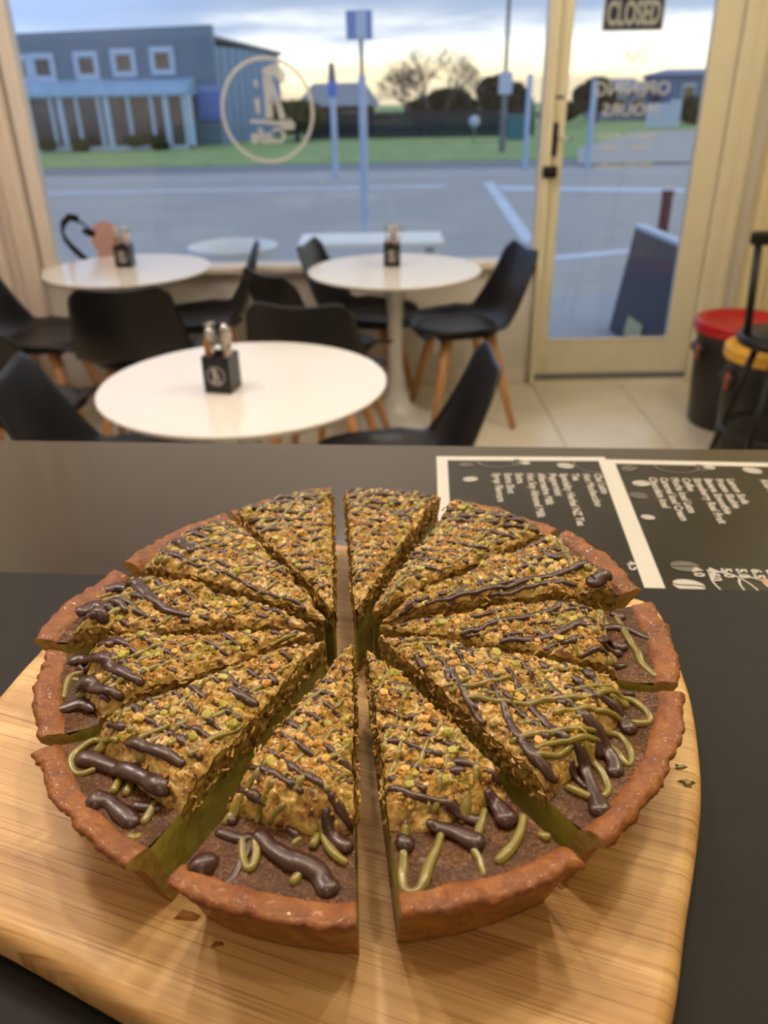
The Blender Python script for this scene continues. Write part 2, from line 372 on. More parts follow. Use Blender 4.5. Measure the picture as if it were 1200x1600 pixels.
# signs and lettering on the glass
cs = empty('closed_sign', (1.121, YW-.0, 1.60), label='navy sign with pale letters reading CLOSED hanging on the door glass', cat='sign')
MB().bbox((-.132, -.004, -.006), (.132, .0, .30), .002).build('sign_panel', M['navy'], cs)
mbb = MB()
for a, b in (((-.132,-.006,-.006),(.132,-.004,0)), ((-.132,-.006,0),(-.126,-.004,.3)), ((.126,-.006,0),(.132,-.004,.3))): mbb.box(a, b)
mbb.build('sign_border', M['letter'], cs)
text_mesh('CLOSED', .125, 'sign_letters', M['letter'], cs, (0, -.006, .018), (math.pi/2, 0, 0), .001, align='CENTER', sx=.50, bold=.004)
def ring_mb(cx, cz, r, w, n=48, sz=1.0):
    m = MB(); v = []; f = []
    for j in range(n):
        a = 2*math.pi*j/n
        for rr in (r-w, r): v.append((cx+rr*math.cos(a), 0, cz+sz*rr*math.sin(a)))
    v += [(x, -.001, z) for x, y, z in v]
    for j in range(n):
        k = (j+1) % n; a, b, c, d = 2*j, 2*j+1, 2*k+1, 2*k; N = 2*n
        f += [(a,b,c,d), (a+N,d+N,c+N,b+N), (b,b+N,c+N,c), (a,d,d+N,a+N)]
    return m.add(v, f)
lg = empty('window_logo', (-.497, YW+.018, 1.318), label='round frosted cafe logo with letter, spoon and mirrored writing on the big window', cat='logo')
ring_mb(0, -.01, .213, .016, 64, 1.03).build('logo_ring', M['vinyl'], lg)
def strip(pts, w, name, parent, mat):                 # flat vinyl stroke in the pane
    P = np.array(pts, float); D = np.gradient(P, axis=0); D /= np.linalg.norm(D, axis=1)[:, None]; N = np.stack([-D[:,1], D[:,0]], 1)
    w = np.broadcast_to(w, len(P))[:, None]/2; L, R = P+N*w, P-N*w; n = len(P)
    v = [(x, 0, z) for x, z in L] + [(x, 0, z) for x, z in R] + [(x, -.001, z) for x, z in L] + [(x, -.001, z) for x, z in R]
    f = []
    for i in range(n-1): f += [(i, i+1, n+i+1, n+i), (2*n+i, 3*n+i, 3*n+i+1, 2*n+i+1), (i, 2*n+i, 2*n+i+1, i+1), (n+i, n+i+1, 3*n+i+1, 3*n+i)]
    return MB().add(v, f).build(name, mat, parent)
strip([(0, .13), (.01, .05), (.005, -.04)], [.022, .034, .036], 'logo_letter', lg, M['vinyl'])
strip([(.018, .125), (.042, .05), (.068, -.045)], [.02, .022, .03], 'logo_letter', lg, M['vinyl'])
strip([(.012, .025), (.045, .025)], .014, 'logo_letter', lg, M['vinyl'])
strip([(-.085, -.05), (0, -.056), (.05, -.062), (.08, -.07), (.108, -.066), (.115, -.058)], [.014, .018, .022, .042, .05, .02], 'logo_spoon', lg, M['vinyl'])
strip([(-.01, .15), (.02, .145), (.05, .155), (.072, .13), (.08, .10)], [.02, .05, .055, .05, .02], 'logo_swirl', lg, M['vinyl'])
strip([(-.045, .115), (-.042, .085)], [.02, .014], 'logo_dot', lg, M['vinyl'])
strip([(-.045, .04), (-.043, -.02)], [.026, .016], 'logo_dot', lg, M['vinyl'])
text_mesh('Cafe', .088, 'logo_word', M['vinyl'], lg, (-.005, 0, -.142), (math.pi/2, 0, 0), .0005, mirror=True, align='CENTER', bold=.003)
oh = empty('opening_hours_lettering', (1.155, YW+.002, 1.0), label='mirrored opening hours lettering in thin pale vinyl on the door glass', cat='lettering')
for body, z, s, mt, sx in (('Our', .475, .085, 'vinyl2', .8), ('OPENING', .345, .078, 'vinyl', 1.0), ('HOURS', .262, .072, 'vinyl', 1.08),
                       ('MONDAY - FRIDAY', .165, .036, 'vinyl2', .95), ('8.30AM - 2.30PM', .118, .036, 'vinyl2', .95),
                       ('MON-SUN', .035, .05, 'vinyl2', 1.1)):
    text_mesh(body, s, 'vinyl_text', M[mt], oh, (0, -.003, z), (math.pi/2, 0, 0), .0004, mirror=True, align='CENTER', bold=.0012, sx=sx)
bs = empty('black_window_decal', (-1.485, YW+.016, .64), label='black curled bean shaped decal low on the left of the window', cat='sticker')
strip([(.085, .0), (.045, .02), (-.005, .07), (-.042, .12), (-.052, .16), (-.04, .20), (-.005, .228), (.04, .225)], [.008, .03, .03, .024, .014, .03, .034, .02], 'decal_curl', bs, M['blackvinyl'])
strip([(.045, .165), (.075, .155), (.105, .148)], [.02, .038, .024], 'decal_dot', bs, M['blackvinyl'])
strip([(.0, .222), (.05, .20), (.09, .165)], [.02, .012, .006], 'decal_curl', bs, M['blackvinyl'])
pk = empty('pink_window_sticker', (-1.335, YW+.016, .62), label='pink arch topped sticker on the window behind the far left table', cat='sticker')
n = 20
arch = [(-.05, 0), (.062, 0), (.062, .09)] + [(.005+.076*math.cos(a), .15+.076*math.sin(a)) for a in np.linspace(-.35, math.pi+.35, n)] + [(-.05, .09)]
MB().add([(x, 0, z) for x, z in arch] + [(x, -.001, z) for x, z in arch], [tuple(range(len(arch))), tuple(range(2*len(arch)-1, len(arch)-1, -1))]).build('sticker_panel', M['pink'], pk)

# ================================================================== CAFE FURNITURE
ZT = 0.70
def tulip(loc, R, label):
    t = empty('round_table', loc, label=label, cat='table', group='white pedestal tables')
    MB().lathe([(R-.05, ZT-.024), (R-.012, ZT-.016), (R-.002, ZT-.006), (R, ZT-.003), (R-.003, ZT)], 72).build('table_top', M['white'], t)
    MB().lathe([(.235, 0), (.235, .006), (.20, .016), (.13, .04), (.075, .085), (.045, .16), (.034, .28), (.032, .42), (.038, .56), (.055, .64), (.09, ZT-.024)], 40).build('pedestal', M['whitel'], t)
    return t
T1, T2, T3 = (-.37, 2.05), (.065, 3.52), (-1.12, 3.64)
tulip((*T1, 0), .385, 'white round pedestal table nearest the counter, in front of the other two')
tulip((*T2, 0), .375, 'white round pedestal table by the window beside the door')
tulip((*T3, 0), .365, 'white round pedestal table in the left corner by the window')

def make_chair():
    t = empty('moulded_chair', (0, 0, 0), cat='chair', group='black moulded chairs with beech legs')
    # shell: seat and back in one; chair faces +y
    C = [(.225, .425, .185), (.20, .440, .205), (.12, .440, .225), (.0, .432, .232), (-.10, .438, .232), (-.165, .468, .228), (-.205, .53, .222), (-.228, .60, .21), (-.247, .67, .195), (-.262, .73, .186), (-.270, .775, .174), (-.274, .79, .168)]
    C = np.array(C); u = np.linspace(0, len(C)-1, 34); prof = np.stack([np.interp(u, range(len(C)), C[:, k]) for k in range(3)], 1)
    for _ in range(2): prof[1:-1] = (prof[:-2]+2*prof[1:-1]+prof[2:])/4
    nv = 21; tt = np.linspace(-1, 1, nv); V = []
    Tg = np.gradient(prof[:, :2], axis=0); Tg /= np.linalg.norm(Tg, axis=1)[:, None]
    Nn = np.stack([Tg[:, 1], -Tg[:, 0]], 1)              # towards the sitter
    Nn = np.where((Nn[:, 1] < 0)[:, None] & (np.abs(Nn[:, 0]) < .5)[:, None], -Nn, Nn)
    L = len(prof)
    for i, (y, z, w) in enumerate(prof):
        q = i/(L-1); curl = .050*math.exp(-((q-.42)/.30)**2) + .012
        nx, nz_ = (0.0, 1.0) if q < .3 else ((q-.3)/.2, 1-(q-.3)/.2) if q < .5 else (1.0, 0.05)
        for a in tt:
            e = abs(a)**2.6*curl
            drop = -(.024*(1-a*a) + .034*abs(a)**9)*sstep(.80, 1.0, q)     # dipped top edge, rounded corners
            V.append((a*w, y + nx*e, z + nz_*e + float(drop)))
    V = np.array(V); th = .007
    Fq = grid_faces(L, nv); V2 = V.copy()
    Vg = V.reshape(L, nv, 3); du = np.gradient(Vg, axis=0); dv = np.gradient(Vg, axis=1); N = np.cross(du, dv); N /= np.linalg.norm(N, axis=2)[..., None]+1e-9
    V2 = (Vg - N*th).reshape(-1, 3); n0 = L*nv
    F2 = Fq[:, ::-1] + n0; rim = []
    def edge(idx):
        for a, b in zip(idx[:-1], idx[1:]): rim.append((a, b, b+n0, a+n0))
    edge([j for j in range(nv)]); edge([(L-1)*nv+j for j in range(nv)][::-1]); edge([i*nv for i in range(L)][::-1]); edge([i*nv+nv-1 for i in range(L)])
    np_mesh('shell', np.concatenate([V, V2]), np.concatenate([Fq, F2, np.array(rim)]), [M['blackp']], parent=t)
    pd = MB(); n = 36; rings = [(.0, .452), (.10, .455), (.165, .455), (.19, .450), (.20, .440), (.19, .432)]
    v = []; 
    for r, z in rings[1:]:
        for j in range(n):
            a = 2*math.pi*j/n; sx = .97 + .05*math.cos(2*a); v.append((r*math.cos(a)*sx, .025 + r*math.sin(a)*1.0, z))
    f = [(k*n+j, (k+1)*n+j, (k+1)*n+(j+1)%n, k*n+(j+1)%n) for k in range(4) for j in range(n)] + [tuple(range(n)), ]
    pd.add(v, f, 0, True).build('seat_pad', M['pad'], t)
    MB().box((-.10, -.10, .405), (.10, .14, .42)).tube([(-.12, .10, .40), (.12, .10, .40)], .012).tube([(-.12, -.08, .40), (.12, -.08, .40)], .012).build('seat_bracket', M['blackm'], t)
    for sx in (-1, 1):
        for y0, y1 in ((.11, .20), (-.09, -.19)):
            MB().tube([(sx*.11, y0, .415), (sx*.14, y0+(y1-y0)*.3, .28), (sx*.195, y1, 0.0)], [.024, .021, .014], n=10).build('leg', M['wood'], t)
    return t
chairs = [  # seat centre, heading of the sitter (deg from +x), label
    ((-.225, 2.87), 80, 'black moulded chair between the near table and the window table, its back to the counter'),
    ((-.07, 3.745), -12, 'black moulded chair at the window side of the right hand table, seat catching the daylight'),
    ((-.24, 3.30), 40, 'black moulded chair mostly hidden behind the chair between the two right tables'),
    ((.375, 3.55), 192, 'black moulded chair right of the window table, next to the door, on beech legs'),
    ((.02, 2.0), 180, 'black moulded chair at the right side of the near table, only its curved back showing'),
    ((-.97, 3.16), 96, 'black moulded chair with broad back turned, in front of the left corner table'),
    ((-.82, 3.72), 188, 'black moulded chair at the right side of the left corner table, in profile'),
    ((-1.50, 3.44), -4, 'black moulded chair against the left wall facing the corner table'),
    ((-1.235, 2.60), 82, 'black moulded chair at the left edge, dark rounded back just above the nearest shell'),
    ((-.70, 2.00), 6, 'nearest black moulded chair at the left edge, its inner shell bluish in the daylight'),
]
ch0 = make_chair()
for i, ((x, y), a, lab) in enumerate(chairs):
    o = ch0 if i == 0 else copy_tree(ch0)
    o.location = (x, y, 0); o.rotation_euler = (0, 0, math.radians(a-90)); o['label'] = lab

def make_caddy():
    t = empty('cutlery_caddy', (0, 0, 0), cat='caddy', group='black cutlery caddies on the tables')
    w, h, e = .036, .095, .003; b = MB()
    b.box((-w, -w, 0), (w, w, e)); b.box((-w, -w, 0), (w, -w+e, h)); b.box((-w, w-e, 0), (w, w, h)); b.box((-w, -w, 0), (-w+e, w, h)); b.box((w-e, -w, 0), (w, w, h))
    bx = b.build('box', M['caddy'], t)
    o = ring_mb(0, .046, .025, .002, 32).build('logo_ring', M['print_w'], bx); o.location = (0, -w-.0002, 0)
    for pts, ww in (([(-.008, .066), (-.004, .045), (-.004, .032)], .006), ([(-.002, .066), (.004, .045), (.010, .034)], .005), ([(-.014, .032), (.0, .028), (.014, .029)], .004)):
        o = strip(pts, ww, 'logo_print', bx, M['print_w']); o.location = (0, -w-.0002, 0)
    random.seed(7)
    for k in range(5):
        x, y = random.uniform(-.022, .022), random.uniform(-.018, .022); tx, ty = random.uniform(-.03, .03), random.uniform(-.02, .02)
        hh = random.uniform(.14, .17)
        m = MB().tube([(x, y, .01), (x+tx*.6, y+ty*.6, hh*.75), (x+tx, y+ty, hh)], [.003, .0035, .004], n=6)
        if k % 2: m.lathe([(.002, -.004), (.011, 0), (.012, .006), (.006, .016), (.001, .02)], 12, (x+tx, y+ty, hh))
        else: 
            for q in (-.006, 0, .006): m.tube([(x+tx+q, y+ty, hh), (x+tx+q, y+ty, hh+.03)], .0015, n=4)
        m.build('utensil', M['steel'], t)
    for k in range(3):
        x = -.027+.007*k
        MB().box((x, -.028, .008), (x+.003, .0, .135-.012*k)).build('wooden_stick', M['wstir'], t)
    MB().bbox((.008, .004, .008), (.026, .026, .15), .004).build('napkin_roll', M['napkin'], t)
    return t
cd = make_caddy()
for i, ((x, y), a, l) in enumerate([((-.415, 1.995), -14, 'black cutlery caddy with printed ring logo on the near table'),
                                 ((.055, 3.60), 0, 'black cutlery caddy on the round table beside the door'),
                                 ((-1.145, 3.70), 0, 'black cutlery caddy on the left corner table by the window')]):
    o = cd if i == 0 else copy_tree(cd); o.location = (x, y, ZT+.0005); o.rotation_euler = (0, 0, math.radians(a)); o['label'] = l

def bin_(loc, r, h, mat, name, label):
    t = empty(name, loc, label=label, cat='bin')
    MB().lathe([(r*.80, 0), (r*.84, .01), (r*.90, h*.5), (r*.93, h*.80), (r*.90, h*.84), (r*.97, h*.88), (r*.97, h*.93)], 40).build('bin_body', M['binb'], t)
    MB().lathe([(r*.96, h*.90), (r*1.0, h*.91), (r*1.03, h*.94), (r*.98, h*.955), (r*1.0, h*.97), (r*1.02, h*.99), (r*.99, h*1.01), (r*.86, h*1.01), (r*.80, h*.96), (r*.5, h*.95), (.002, h*.95)], 40).build('lid', mat, t)
    MB().bbox((-r*.99, -.06, h*.70), (-r*.84, .06, h*.78), .01).build('handle', M['binb'], t)
    MB().tube([(-r*.98, -.03, h*.80), (-r*.96, -.03, h*.66)], .008).build('latch', M['orange'], t)
    return t
bin_((1.595, 3.44, 0), .205, .47, M['red'], 'red_lidded_bin', 'black bin with a red ring lid beside the door')
bin_((1.535, 3.04, 0), .17, .47, M['yellow'], 'yellow_lidded_bin', 'black bin with a yellow ring lid behind the black bar stool')
st = empty('bar_stool', (1.42, 2.70, 0), label='black metal bar stool with low backrest at the right edge', cat='stool')
MB().lathe([(.01, .575), (.14, .575), (.17, .583), (.175, .60), (.168, .612), (.01, .618)], 36).build('seat', M['blackm'], st)
for a in (45, 135, 225, 315):
    c, s_ = math.cos(math.radians(a)), math.sin(math.radians(a))
    MB().tube([(.10*c, .10*s_, .58), (.22*c, .22*s_, 0.0)], .013, n=10).build('leg', M['blackm'], st)
MB().tube([(.165*math.cos(a), .165*math.sin(a), .26) for a in np.linspace(0, 2*math.pi, 33)], .009, n=8, cap=False).build('foot_ring', M['blackm'], st)
pt_, pb_ = on_y(1186, 378, 2.80), on_y(1163, 545, 2.72)
for dx in (0, .22):
    MB().tube([(pb_[0]-1.42+dx, pb_[1]-2.70, .59), (pt_[0]-1.42+dx, pt_[1]-2.70, pt_[2])], .0135, n=10).build('backrest_post', M['blackm'], st)
MB().bbox((pt_[0]-1.42-.03, .085, pt_[2]-.01), (pt_[0]-1.42+.25, .115, pt_[2]+.035), .008).build('backrest', M['blackm'], st)

# ================================================================== OUTDOORS
G = -0.13
MB().box((-40, YW+TW, G-.25), (40, 6.6, G)).build('ground_pavement', M['walk'], kind='structure')
MB().box((-60, 6.6, G-.3), (60, 18.6, G-.02)).build('ground_road', M['asphalt'], kind='structure')
MB().box((-60, 18.6, G-.3), (60, 20.0, G+.0)).build('ground_kerb', M['kerb'], kind='structure')
MB().box((-60, 20.0, G-.3), (60, 29.9, G+.02)).build('ground_verge', M['grass'], kind='structure')
MB().box((-90, 29.9, G-.3), (90, 90, G+.0)).build('ground_far', M['grass'], kind='structure')
MB().prism([(4.3, 18.6), (40, 18.6), (40, 31), (9.2, 31), (5.3, 23)], G-.05, G+.03).build('ground_side_road', M['asphalt'], kind='structure')
mk = MB()
mk.box((-9, 14.9, G-.02), (1.2, 15.15, G-.012)); mk.box((-9, 17.0, G-.02), (6, 17.1, G-.012))
mk.prism([(1.9, 15.4), (2.1, 15.5), (1.75, 9.2), (1.6, 9.2)], G-.02, G-.012)
mk.prism([(1.5, 8.05), (1.5, 8.25), (3.6, 9.0), (3.6, 8.8)], G-.02, G-.012)
mk.prism([(2.1, 14.2), (2.1, 14.9), (5.2, 13.9), (5.0, 13.5)], G-.02, G-.012)
mk.prism([(5.0, 13.9), (5.4, 13.5), (4.7, 11.0), (4.4, 11.2)], G-.02, G-.012)
mk.build('road_marking', M['line'], kind='structure')
# building over the road
BY = 27.8
bd = empty('community_building', (-8, BY, G), label='flat fronted grey blue building across the road with small square windows', cat='building')
def bpt(o): return tuple(o)
fa = MB(); X0, X1 = -16+8, -4.89+8; top0, top1 = 2.9-G, 3.16-G
fa.add([(X0,0,0),(X1,0,0),(X1,0,top1),(X0,0,top0),(X0,.3,0),(X1,.3,0),(X1,.3,top1),(X0,.3,top0)], [(0,1,2,3),(4,7,6,5),(1,5,6,2),(0,3,7,4),(3,2,6,7)]).build('front_wall', M['clad'], bd)
for k in range(24):
    z = .12 + k*.128
    if z < top0-.05: MB().box((X0, -.02, z), (X1, 0, z+.012)).build('cladding_rib', M['clad'], bd)
sw = MB(); sw.add([(X1,0.3,0),(X1+1.25,6.5,0),(X1+1.25,6.5,2.75),(X1,.3,2.75),(X1-6,.3,0),(X1-6,6.5,0),(X1-6,6.5,2.75),(X1-6,.3,2.75)], [(0,1,2,3),(4,7,6,5),(1,5,6,2),(3,2,6,7)]).build('side_wall', M['clad2'], bd)
for k in range(9):
    q = (k+.5)/9; x = X1+1.25*q; y = .3+6.2*q
    MB().box((x, y-.04, 0), (x+.05, y+.04, 2.75)).build('wall_batten', M['clad2'], bd)
MB().add([(X1-.1,.0,2.95),(X1+1.4,6.5,2.68),(X1+1.4,6.5,2.78),(X1-.1,.0,3.05),(X1-6,.0,2.95),(X1-6,6.5,2.68),(X1-6,6.5,2.78),(X1-6,0,3.05)], [(0,1,2,3),(3,2,6,7),(0,4,5,1),(1,5,6,2)]).build('roof', M['roofg'], bd)
for (px_, py_) in ((254, 96), (194, 99), (136, 103), (68, 106), (30, 108), (-30, 111)):
    c = on_y(px_, py_, BY); x, z = c[0]+8, c[2]-G; b = MB(); o_, i_ = .38, .22
    b.bbox((x-o_, -.10, z-o_), (x+o_, .0, z-i_), .03); b.bbox((x-o_, -.10, z+i_), (x+o_, .0, z+o_), .03); b.bbox((x-o_, -.10, z-i_), (x-i_, 0, z+i_), .02); b.bbox((x+i_, -.10, z-i_), (x+o_, 0, z+i_), .02)
    w = b.build('window', M['bframe'], bd); MB().box((x-i_, -.03, z-i_), (x+i_, -.01, z+i_)).build('pane', M['bglass'], w)
# glazed lean-to
lx0, lx1 = -8.0, -5.65+8; ly = -1.6; lt = 1.40-G; lr = 1.78-G
rf = MB(); rf.add([(lx0,ly-.1,lt),(lx1+.1,ly-.1,lt),(lx1+.1,0,lr),(lx0,0,lr),(lx0,ly-.1,lt-.09),(lx1+.1,ly-.1,lt-.09),(lx1+.1,0,lt-.09),(lx0,0,lt-.09)], [(0,1,2,3),(4,7,6,5),(0,4,5,1),(1,5,6,2)]).build('lean_to_roof', M['cons_roof'], bd)
MB().box((lx0, ly+.05, .1), (lx1-.05, ly+.07, lt-.09)).build('pane', M['bglass'], bd)
MB().box((lx1-.05, ly, .1), (lx1-.03, 0, lt-.09)).build('pane', M['bglass'], bd)
MB().box((lx0, ly-.02, 0), (lx1, ly+.10, .12)).build('lean_to_sill', M['bframe'], bd)
for px_ in (50, 84, 98, 124, 158, 170, 204, 240, 262, 290, 298):
    c = on_y(px_, 190, BY+ly); wd = .05 if px_ not in (98, 170, 262, 298) else .085
    MB().bbox((c[0]+8-wd, ly-.03, .1), (c[0]+8+wd, ly+.09, lt-.08), .01).build('lean_to_post', M['bframe'], bd)
c = on_y(327, 161, BY); MB().bbox((c[0]+8-.36, -.10, c[2]-G-.48), (c[0]+8+.36, -.04, c[2]-G+.48), .02).build('wall_sign', M['bsign'], bd)
MB().box((c[0]+8-.36, -.115, c[2]-G+.30), (c[0]+8+.36, -.10, c[2]-G+.46)).build('sign_band', M['bsign2'], bd)
for k in range(3): MB().box((c[0]+8-.25, -.115, c[2]-G+.08-.16*k), (c[0]+8+.25, -.10, c[2]-G+.13-.16*k)).build('sign_writing', M['bsign2'], bd)

# plants: leaf clouds
def leaf_cloud(name, loc, rx, ry, rz, n, size, mat, seed, label, stem=True, group=None, lobes=5):
    rng = np.random.default_rng(seed); t = empty(name, loc, label=label, cat='tree' if 'tree' in name else 'shrub', group=group)
    cl = rng.uniform(-.55, .55, (lobes, 3)); cl[0] = 0; pk_ = rng.integers(0, lobes, n)
    d = rng.normal(size=(n, 3)); d /= np.linalg.norm(d, axis=1)[:, None]; r = rng.uniform(.45, 1, n)[:, None]**.5
    P = (cl[pk_]*.8 + d*r*.5); P *= np.array([rx, ry, rz]); P[:, 2] += rz*1.0
    P[:, 2] = np.maximum(P[:, 2], .05)
    a = rng.normal(size=(n, 3)); a /= np.linalg.norm(a, axis=1)[:, None]; b = np.cross(a, rng.normal(size=(n, 3))); b /= np.linalg.norm(b, axis=1)[:, None]
    s = size*rng.uniform(.6, 1.3, n)[:, None]
    V = np.stack([P-a*s, P+b*s*.5, P+a*s, P-b*s*.5], 1).reshape(-1, 3); Fq = np.arange(4*n).reshape(-1, 4)
    np_mesh('foliage', V, Fq, [mat], smooth=False, parent=t, kind='stuff')
    if stem:
        m = MB(); m.tube([(0, 0, 0), (rx*.05, 0, rz*.5), (0, 0, rz*1.1)], [.09*rx, .07*rx, .03*rx], n=8)
        for k in range(5): m.tube([(0, 0, rz*(.3+.1*k)), (rng.uniform(-.3, .3)*rx, rng.uniform(-.3, .3)*ry, rz*(.9+.1*k))], [.04*rx, .015*rx], n=6)
        m.build('trunk', M['bark'], t)
    return t
def at(px_, y, zz=G): c = on_y(px_, 180, y); return (float(c[0]), y, zz)
leaf_cloud('olive_bush', at(462, 29.0), 1.05, .9, .80, 6000, .10, M['bush'], 1, 'round olive green bush between the grey blue building and the fence')
leaf_cloud('evergreen_tree', at(795, 36), 1.6, .9, 1.12, 9000, .11, M['dkleaf'], 2, 'dark evergreen tree behind the fence left of the door')
leaf_cloud('evergreen_tree', at(690, 38), 1.9, .8, .80, 9000, .11, M['dkleaf'], 12, 'dark low evergreen behind the bare tree')
leaf_cloud('round_tree', at(930, 40), 1.35, 1.0, 1.05, 6000, .11, M['dkleaf'], 3, 'dark domed tree seen through the door glass')
leaf_cloud('clipped_hedge', at(880, 36), 1.2, .6, .50, 5000, .09, M['dkleaf'], 4, 'low dark hedge seen at the left of the door glass')
leaf_cloud('dark_shrub', at(1085, 36.5), 1.15, .8, .55, 5000, .09, M['dkleaf'], 5, 'dark shrub under the large house at the right of the door glass')
for k, pxx in enumerate((120, 205, 240, 150)):
    leaf_cloud('garden_shrub', at(pxx if k < 3 else 70, 25.7), .42, .25, .22, 1500, .06, M['bush'], 20+k,
               ['low shrub under the lean-to windows at its middle', 'low shrub under the lean-to windows left of the entrance post', 'small dark green shrub before the lean-to glazing on the right', 'low shrub at the left end of the lean-to'][k], stem=False)
# bare tree: recursive branches
bt = empty('bare_tree', at(668, 32.6), label='leafless tree with a wide crown of fine twigs above the dark fence', cat='tree')
rng = np.random.default_rng(11); tw = MB(); tk = MB()
def branch(p, d, L, r, dep):
    q = p + d*L; (tk if dep < 2 else tw).tube([p, (p+q)/2 + rng.normal(size=3)*L*.04, q], [r, r*.85, r*.7], n=4 if dep > 1 else 8, cap=False)
    if dep >= 6: return
    for _ in range(3 if dep < 5 else 2):
        nd_ = d + rng.normal(size=3)*np.array([.52, .22, .36]); nd_[2] += .08; nd_ /= np.linalg.norm(nd_)
        branch(q, nd_, L*rng.uniform(.66, .88), r*.62, dep+1)
for k in range(3):
    d0 = np.array([[-.45, 0, .9], [.1, .1, 1], [.5, -.1, .85]][k]); d0 /= np.linalg.norm(d0); branch(np.array([(k-1)*.25, 0, 0.0]), d0, .74, .07, 0)
tk.build('trunk', M['bark'], bt); tw.build('twigs', M['bark'], bt, kind='stuff')
# fence
fe = empty('timber_fence', (0, 30.2, G), label='long dark timber fence along the back of the grass', cat='fence')
for k in range(52):
    x = -2.4 + k*.15; MB().box((x, 0, 0), (x+.14, .03, .82+.01*math.sin(k*2.3))).build('fence_board', M['fence'], fe)
MB().box((-2.4, .03, .25), (5.4, .07, .32)).box((-2.4, .03, .62), (5.4, .07, .69)).build('fence_rail', M['fence'], fe)
# houses
def house(name, x0, x1, y, zw, zr, mw, mr, label, depth=5):
    t = empty(name, ((x0+x1)/2, y, G), label=label, cat='house'); w = (x1-x0)/2
    MB().box((-w, 0, 0), (w, depth, zw)).build('walls', mw, t)
    MB().add([(-w-.2,-.2,zw),(w+.2,-.2,zw),(w+.2,depth+.2,zw),(-w-.2,depth+.2,zw),(-w*.75,depth/2,zr),(w*.75,depth/2,zr)], [(0,1,5,4),(1,2,5),(2,3,4,5),(3,0,4),(0,3,2,1)]).build('roof', mr, t)
    for k in (-.5, .35):
        f = MB().box((w*k-.3, -.05, zw*.35), (w*k+.3, 0, zw*.8)).build('window', M['van'], t); MB().box((w*k-.24, -.06, zw*.42), (w*k+.24, -.05, zw*.74)).build('pane', M['bglass'], f)
    return t
a, b = at(470, 34), at(585, 34)
house('low_house', a[0], b[0], 34, .95, 1.75, M['brick'], M['roofg'], 'low red brown house with grey roof behind the bare tree and pole')
a, b = at(950, 42), at(1015, 42)
house('small_gabled_house', a[0], b[0], 42, 1.2, 1.75, M['house'], M['roofg'], 'small blue grey gabled house seen through the middle of the door')
a, b = at(1050, 40), at(1130, 40)
house('large_grey_house', a[0], b[0], 40, 1.85, 2.1, M['house'], M['house'], 'large blue grey building at the right of the door glass')
a, b = at(1010, 34), at(1064, 34)
sh = empty('white_site_hoarding', ((a[0]+b[0])/2, 34, G), label='pale white boards standing by the corner seen through the door', cat='fence')
for k in range(6):
    w = (b[0]-a[0])/6; MB().bbox((-(b[0]-a[0])/2+k*w, 0, 0), (-(b[0]-a[0])/2+(k+.9)*w, .04, .85+.12*(k > 3)), .01).build('board', M['van'], sh)
# poles and street furniture
def pole(name, pbase, label, parts, y):
    c = on_y(pbase[0], pbase[1], y); t = empty(name, (float(c[0]), y, G-.02), label=label, cat='pole')
    for nm, r0, r1, z0, z1, mt in parts: MB().lathe([(r0, z0), (r1, z1)], 14).build(nm, M[mt], t)
    return t
p1 = pole('street_sign_pole', (572, 370), 'tall pale pole with a square sign panel across the middle of the window', [('sleeve', .046, .042, 0, 1.66, 'pole'), ('upper_pole', .022, .022, 1.66, 2.24, 'poleg')], 9.6)
MB().bbox((-.15, -.03, 1.99), (.12, -.022, 2.25), .004).build('sign_panel', M['bsign2'], p1)
MB().box((-.05, -.035, 2.0), (.06, -.031, 2.24)).build('sign_band', M['van'], p1)
p2 = pole('bus_stop_pole', (525, 275), 'slender pale post with dark edge-on sign and blue band left of the tall sign pole', [('post', .062, .055, 0, 1.5, 'pole'), ('band', .08, .08, 1.42, 1.68, 'bsign'), ('cap', .08, .05, 1.68, 1.98, 'poleg')], 17.0)
p3 = pole('verge_post', (820, 258), 'short pale post hard against the door frame beyond the window', [('post', .055, .055, 0, 1.75, 'pole')], 18.0)
p4 = pole('corner_post', (918, 255), 'pale leaning post seen through the left of the door glass', [('post', .062, .062, 0, 1.62, 'pole')], 18.0)
p5 = pole('lamp_post', (784, 238), 'tall grey lamp post with small white panel near the door frame', [('lower_post', .085, .07, 0, 1.4, 'poleg'), ('upper_post', .05, .045, 1.4, 6.0, 'poleg')], 22.5)
MB().bbox((-.17, -.10, 1.36), (.17, -.07, 1.86), .01).build('sign_panel', M['van'], p5)
p6 = pole('maroon_bollard', (1035, 362), 'maroon post standing on the pavement behind the dark sign board', [('post', .062, .062, 0, .42, 'maroon'), ('cap', .075, .07, .42, .46, 'maroon')], 9.7)
c = on_y(741, 200, 26.0)
rs = empty('round_road_sign', (float(c[0]), 26.0, G), label='small pale round sign on the grass before the fence', cat='sign')
MB().tube([(0, 0, 0), (0, 0, .55)], .02).build('sign_post', M['poleg'], rs); MB().tube([(0, -.03, .62), (0, -.01, .62)], .16, n=20).build('sign_disc', M['van'], rs)
c = on_y(812, 195, 27.5); MBx = empty('teal_utility_box', (float(c[0]), 27.5, G), label='teal utility box at the right end of the fence', cat='box')
MB().bbox((-.35, 0, 0), (.3, .3, .68), .02).build('cabinet', M['teal'], MBx); MB().bbox((-.38, -.02, .68), (.33, .32, .72), .01).build('lid', M['teal'], MBx)
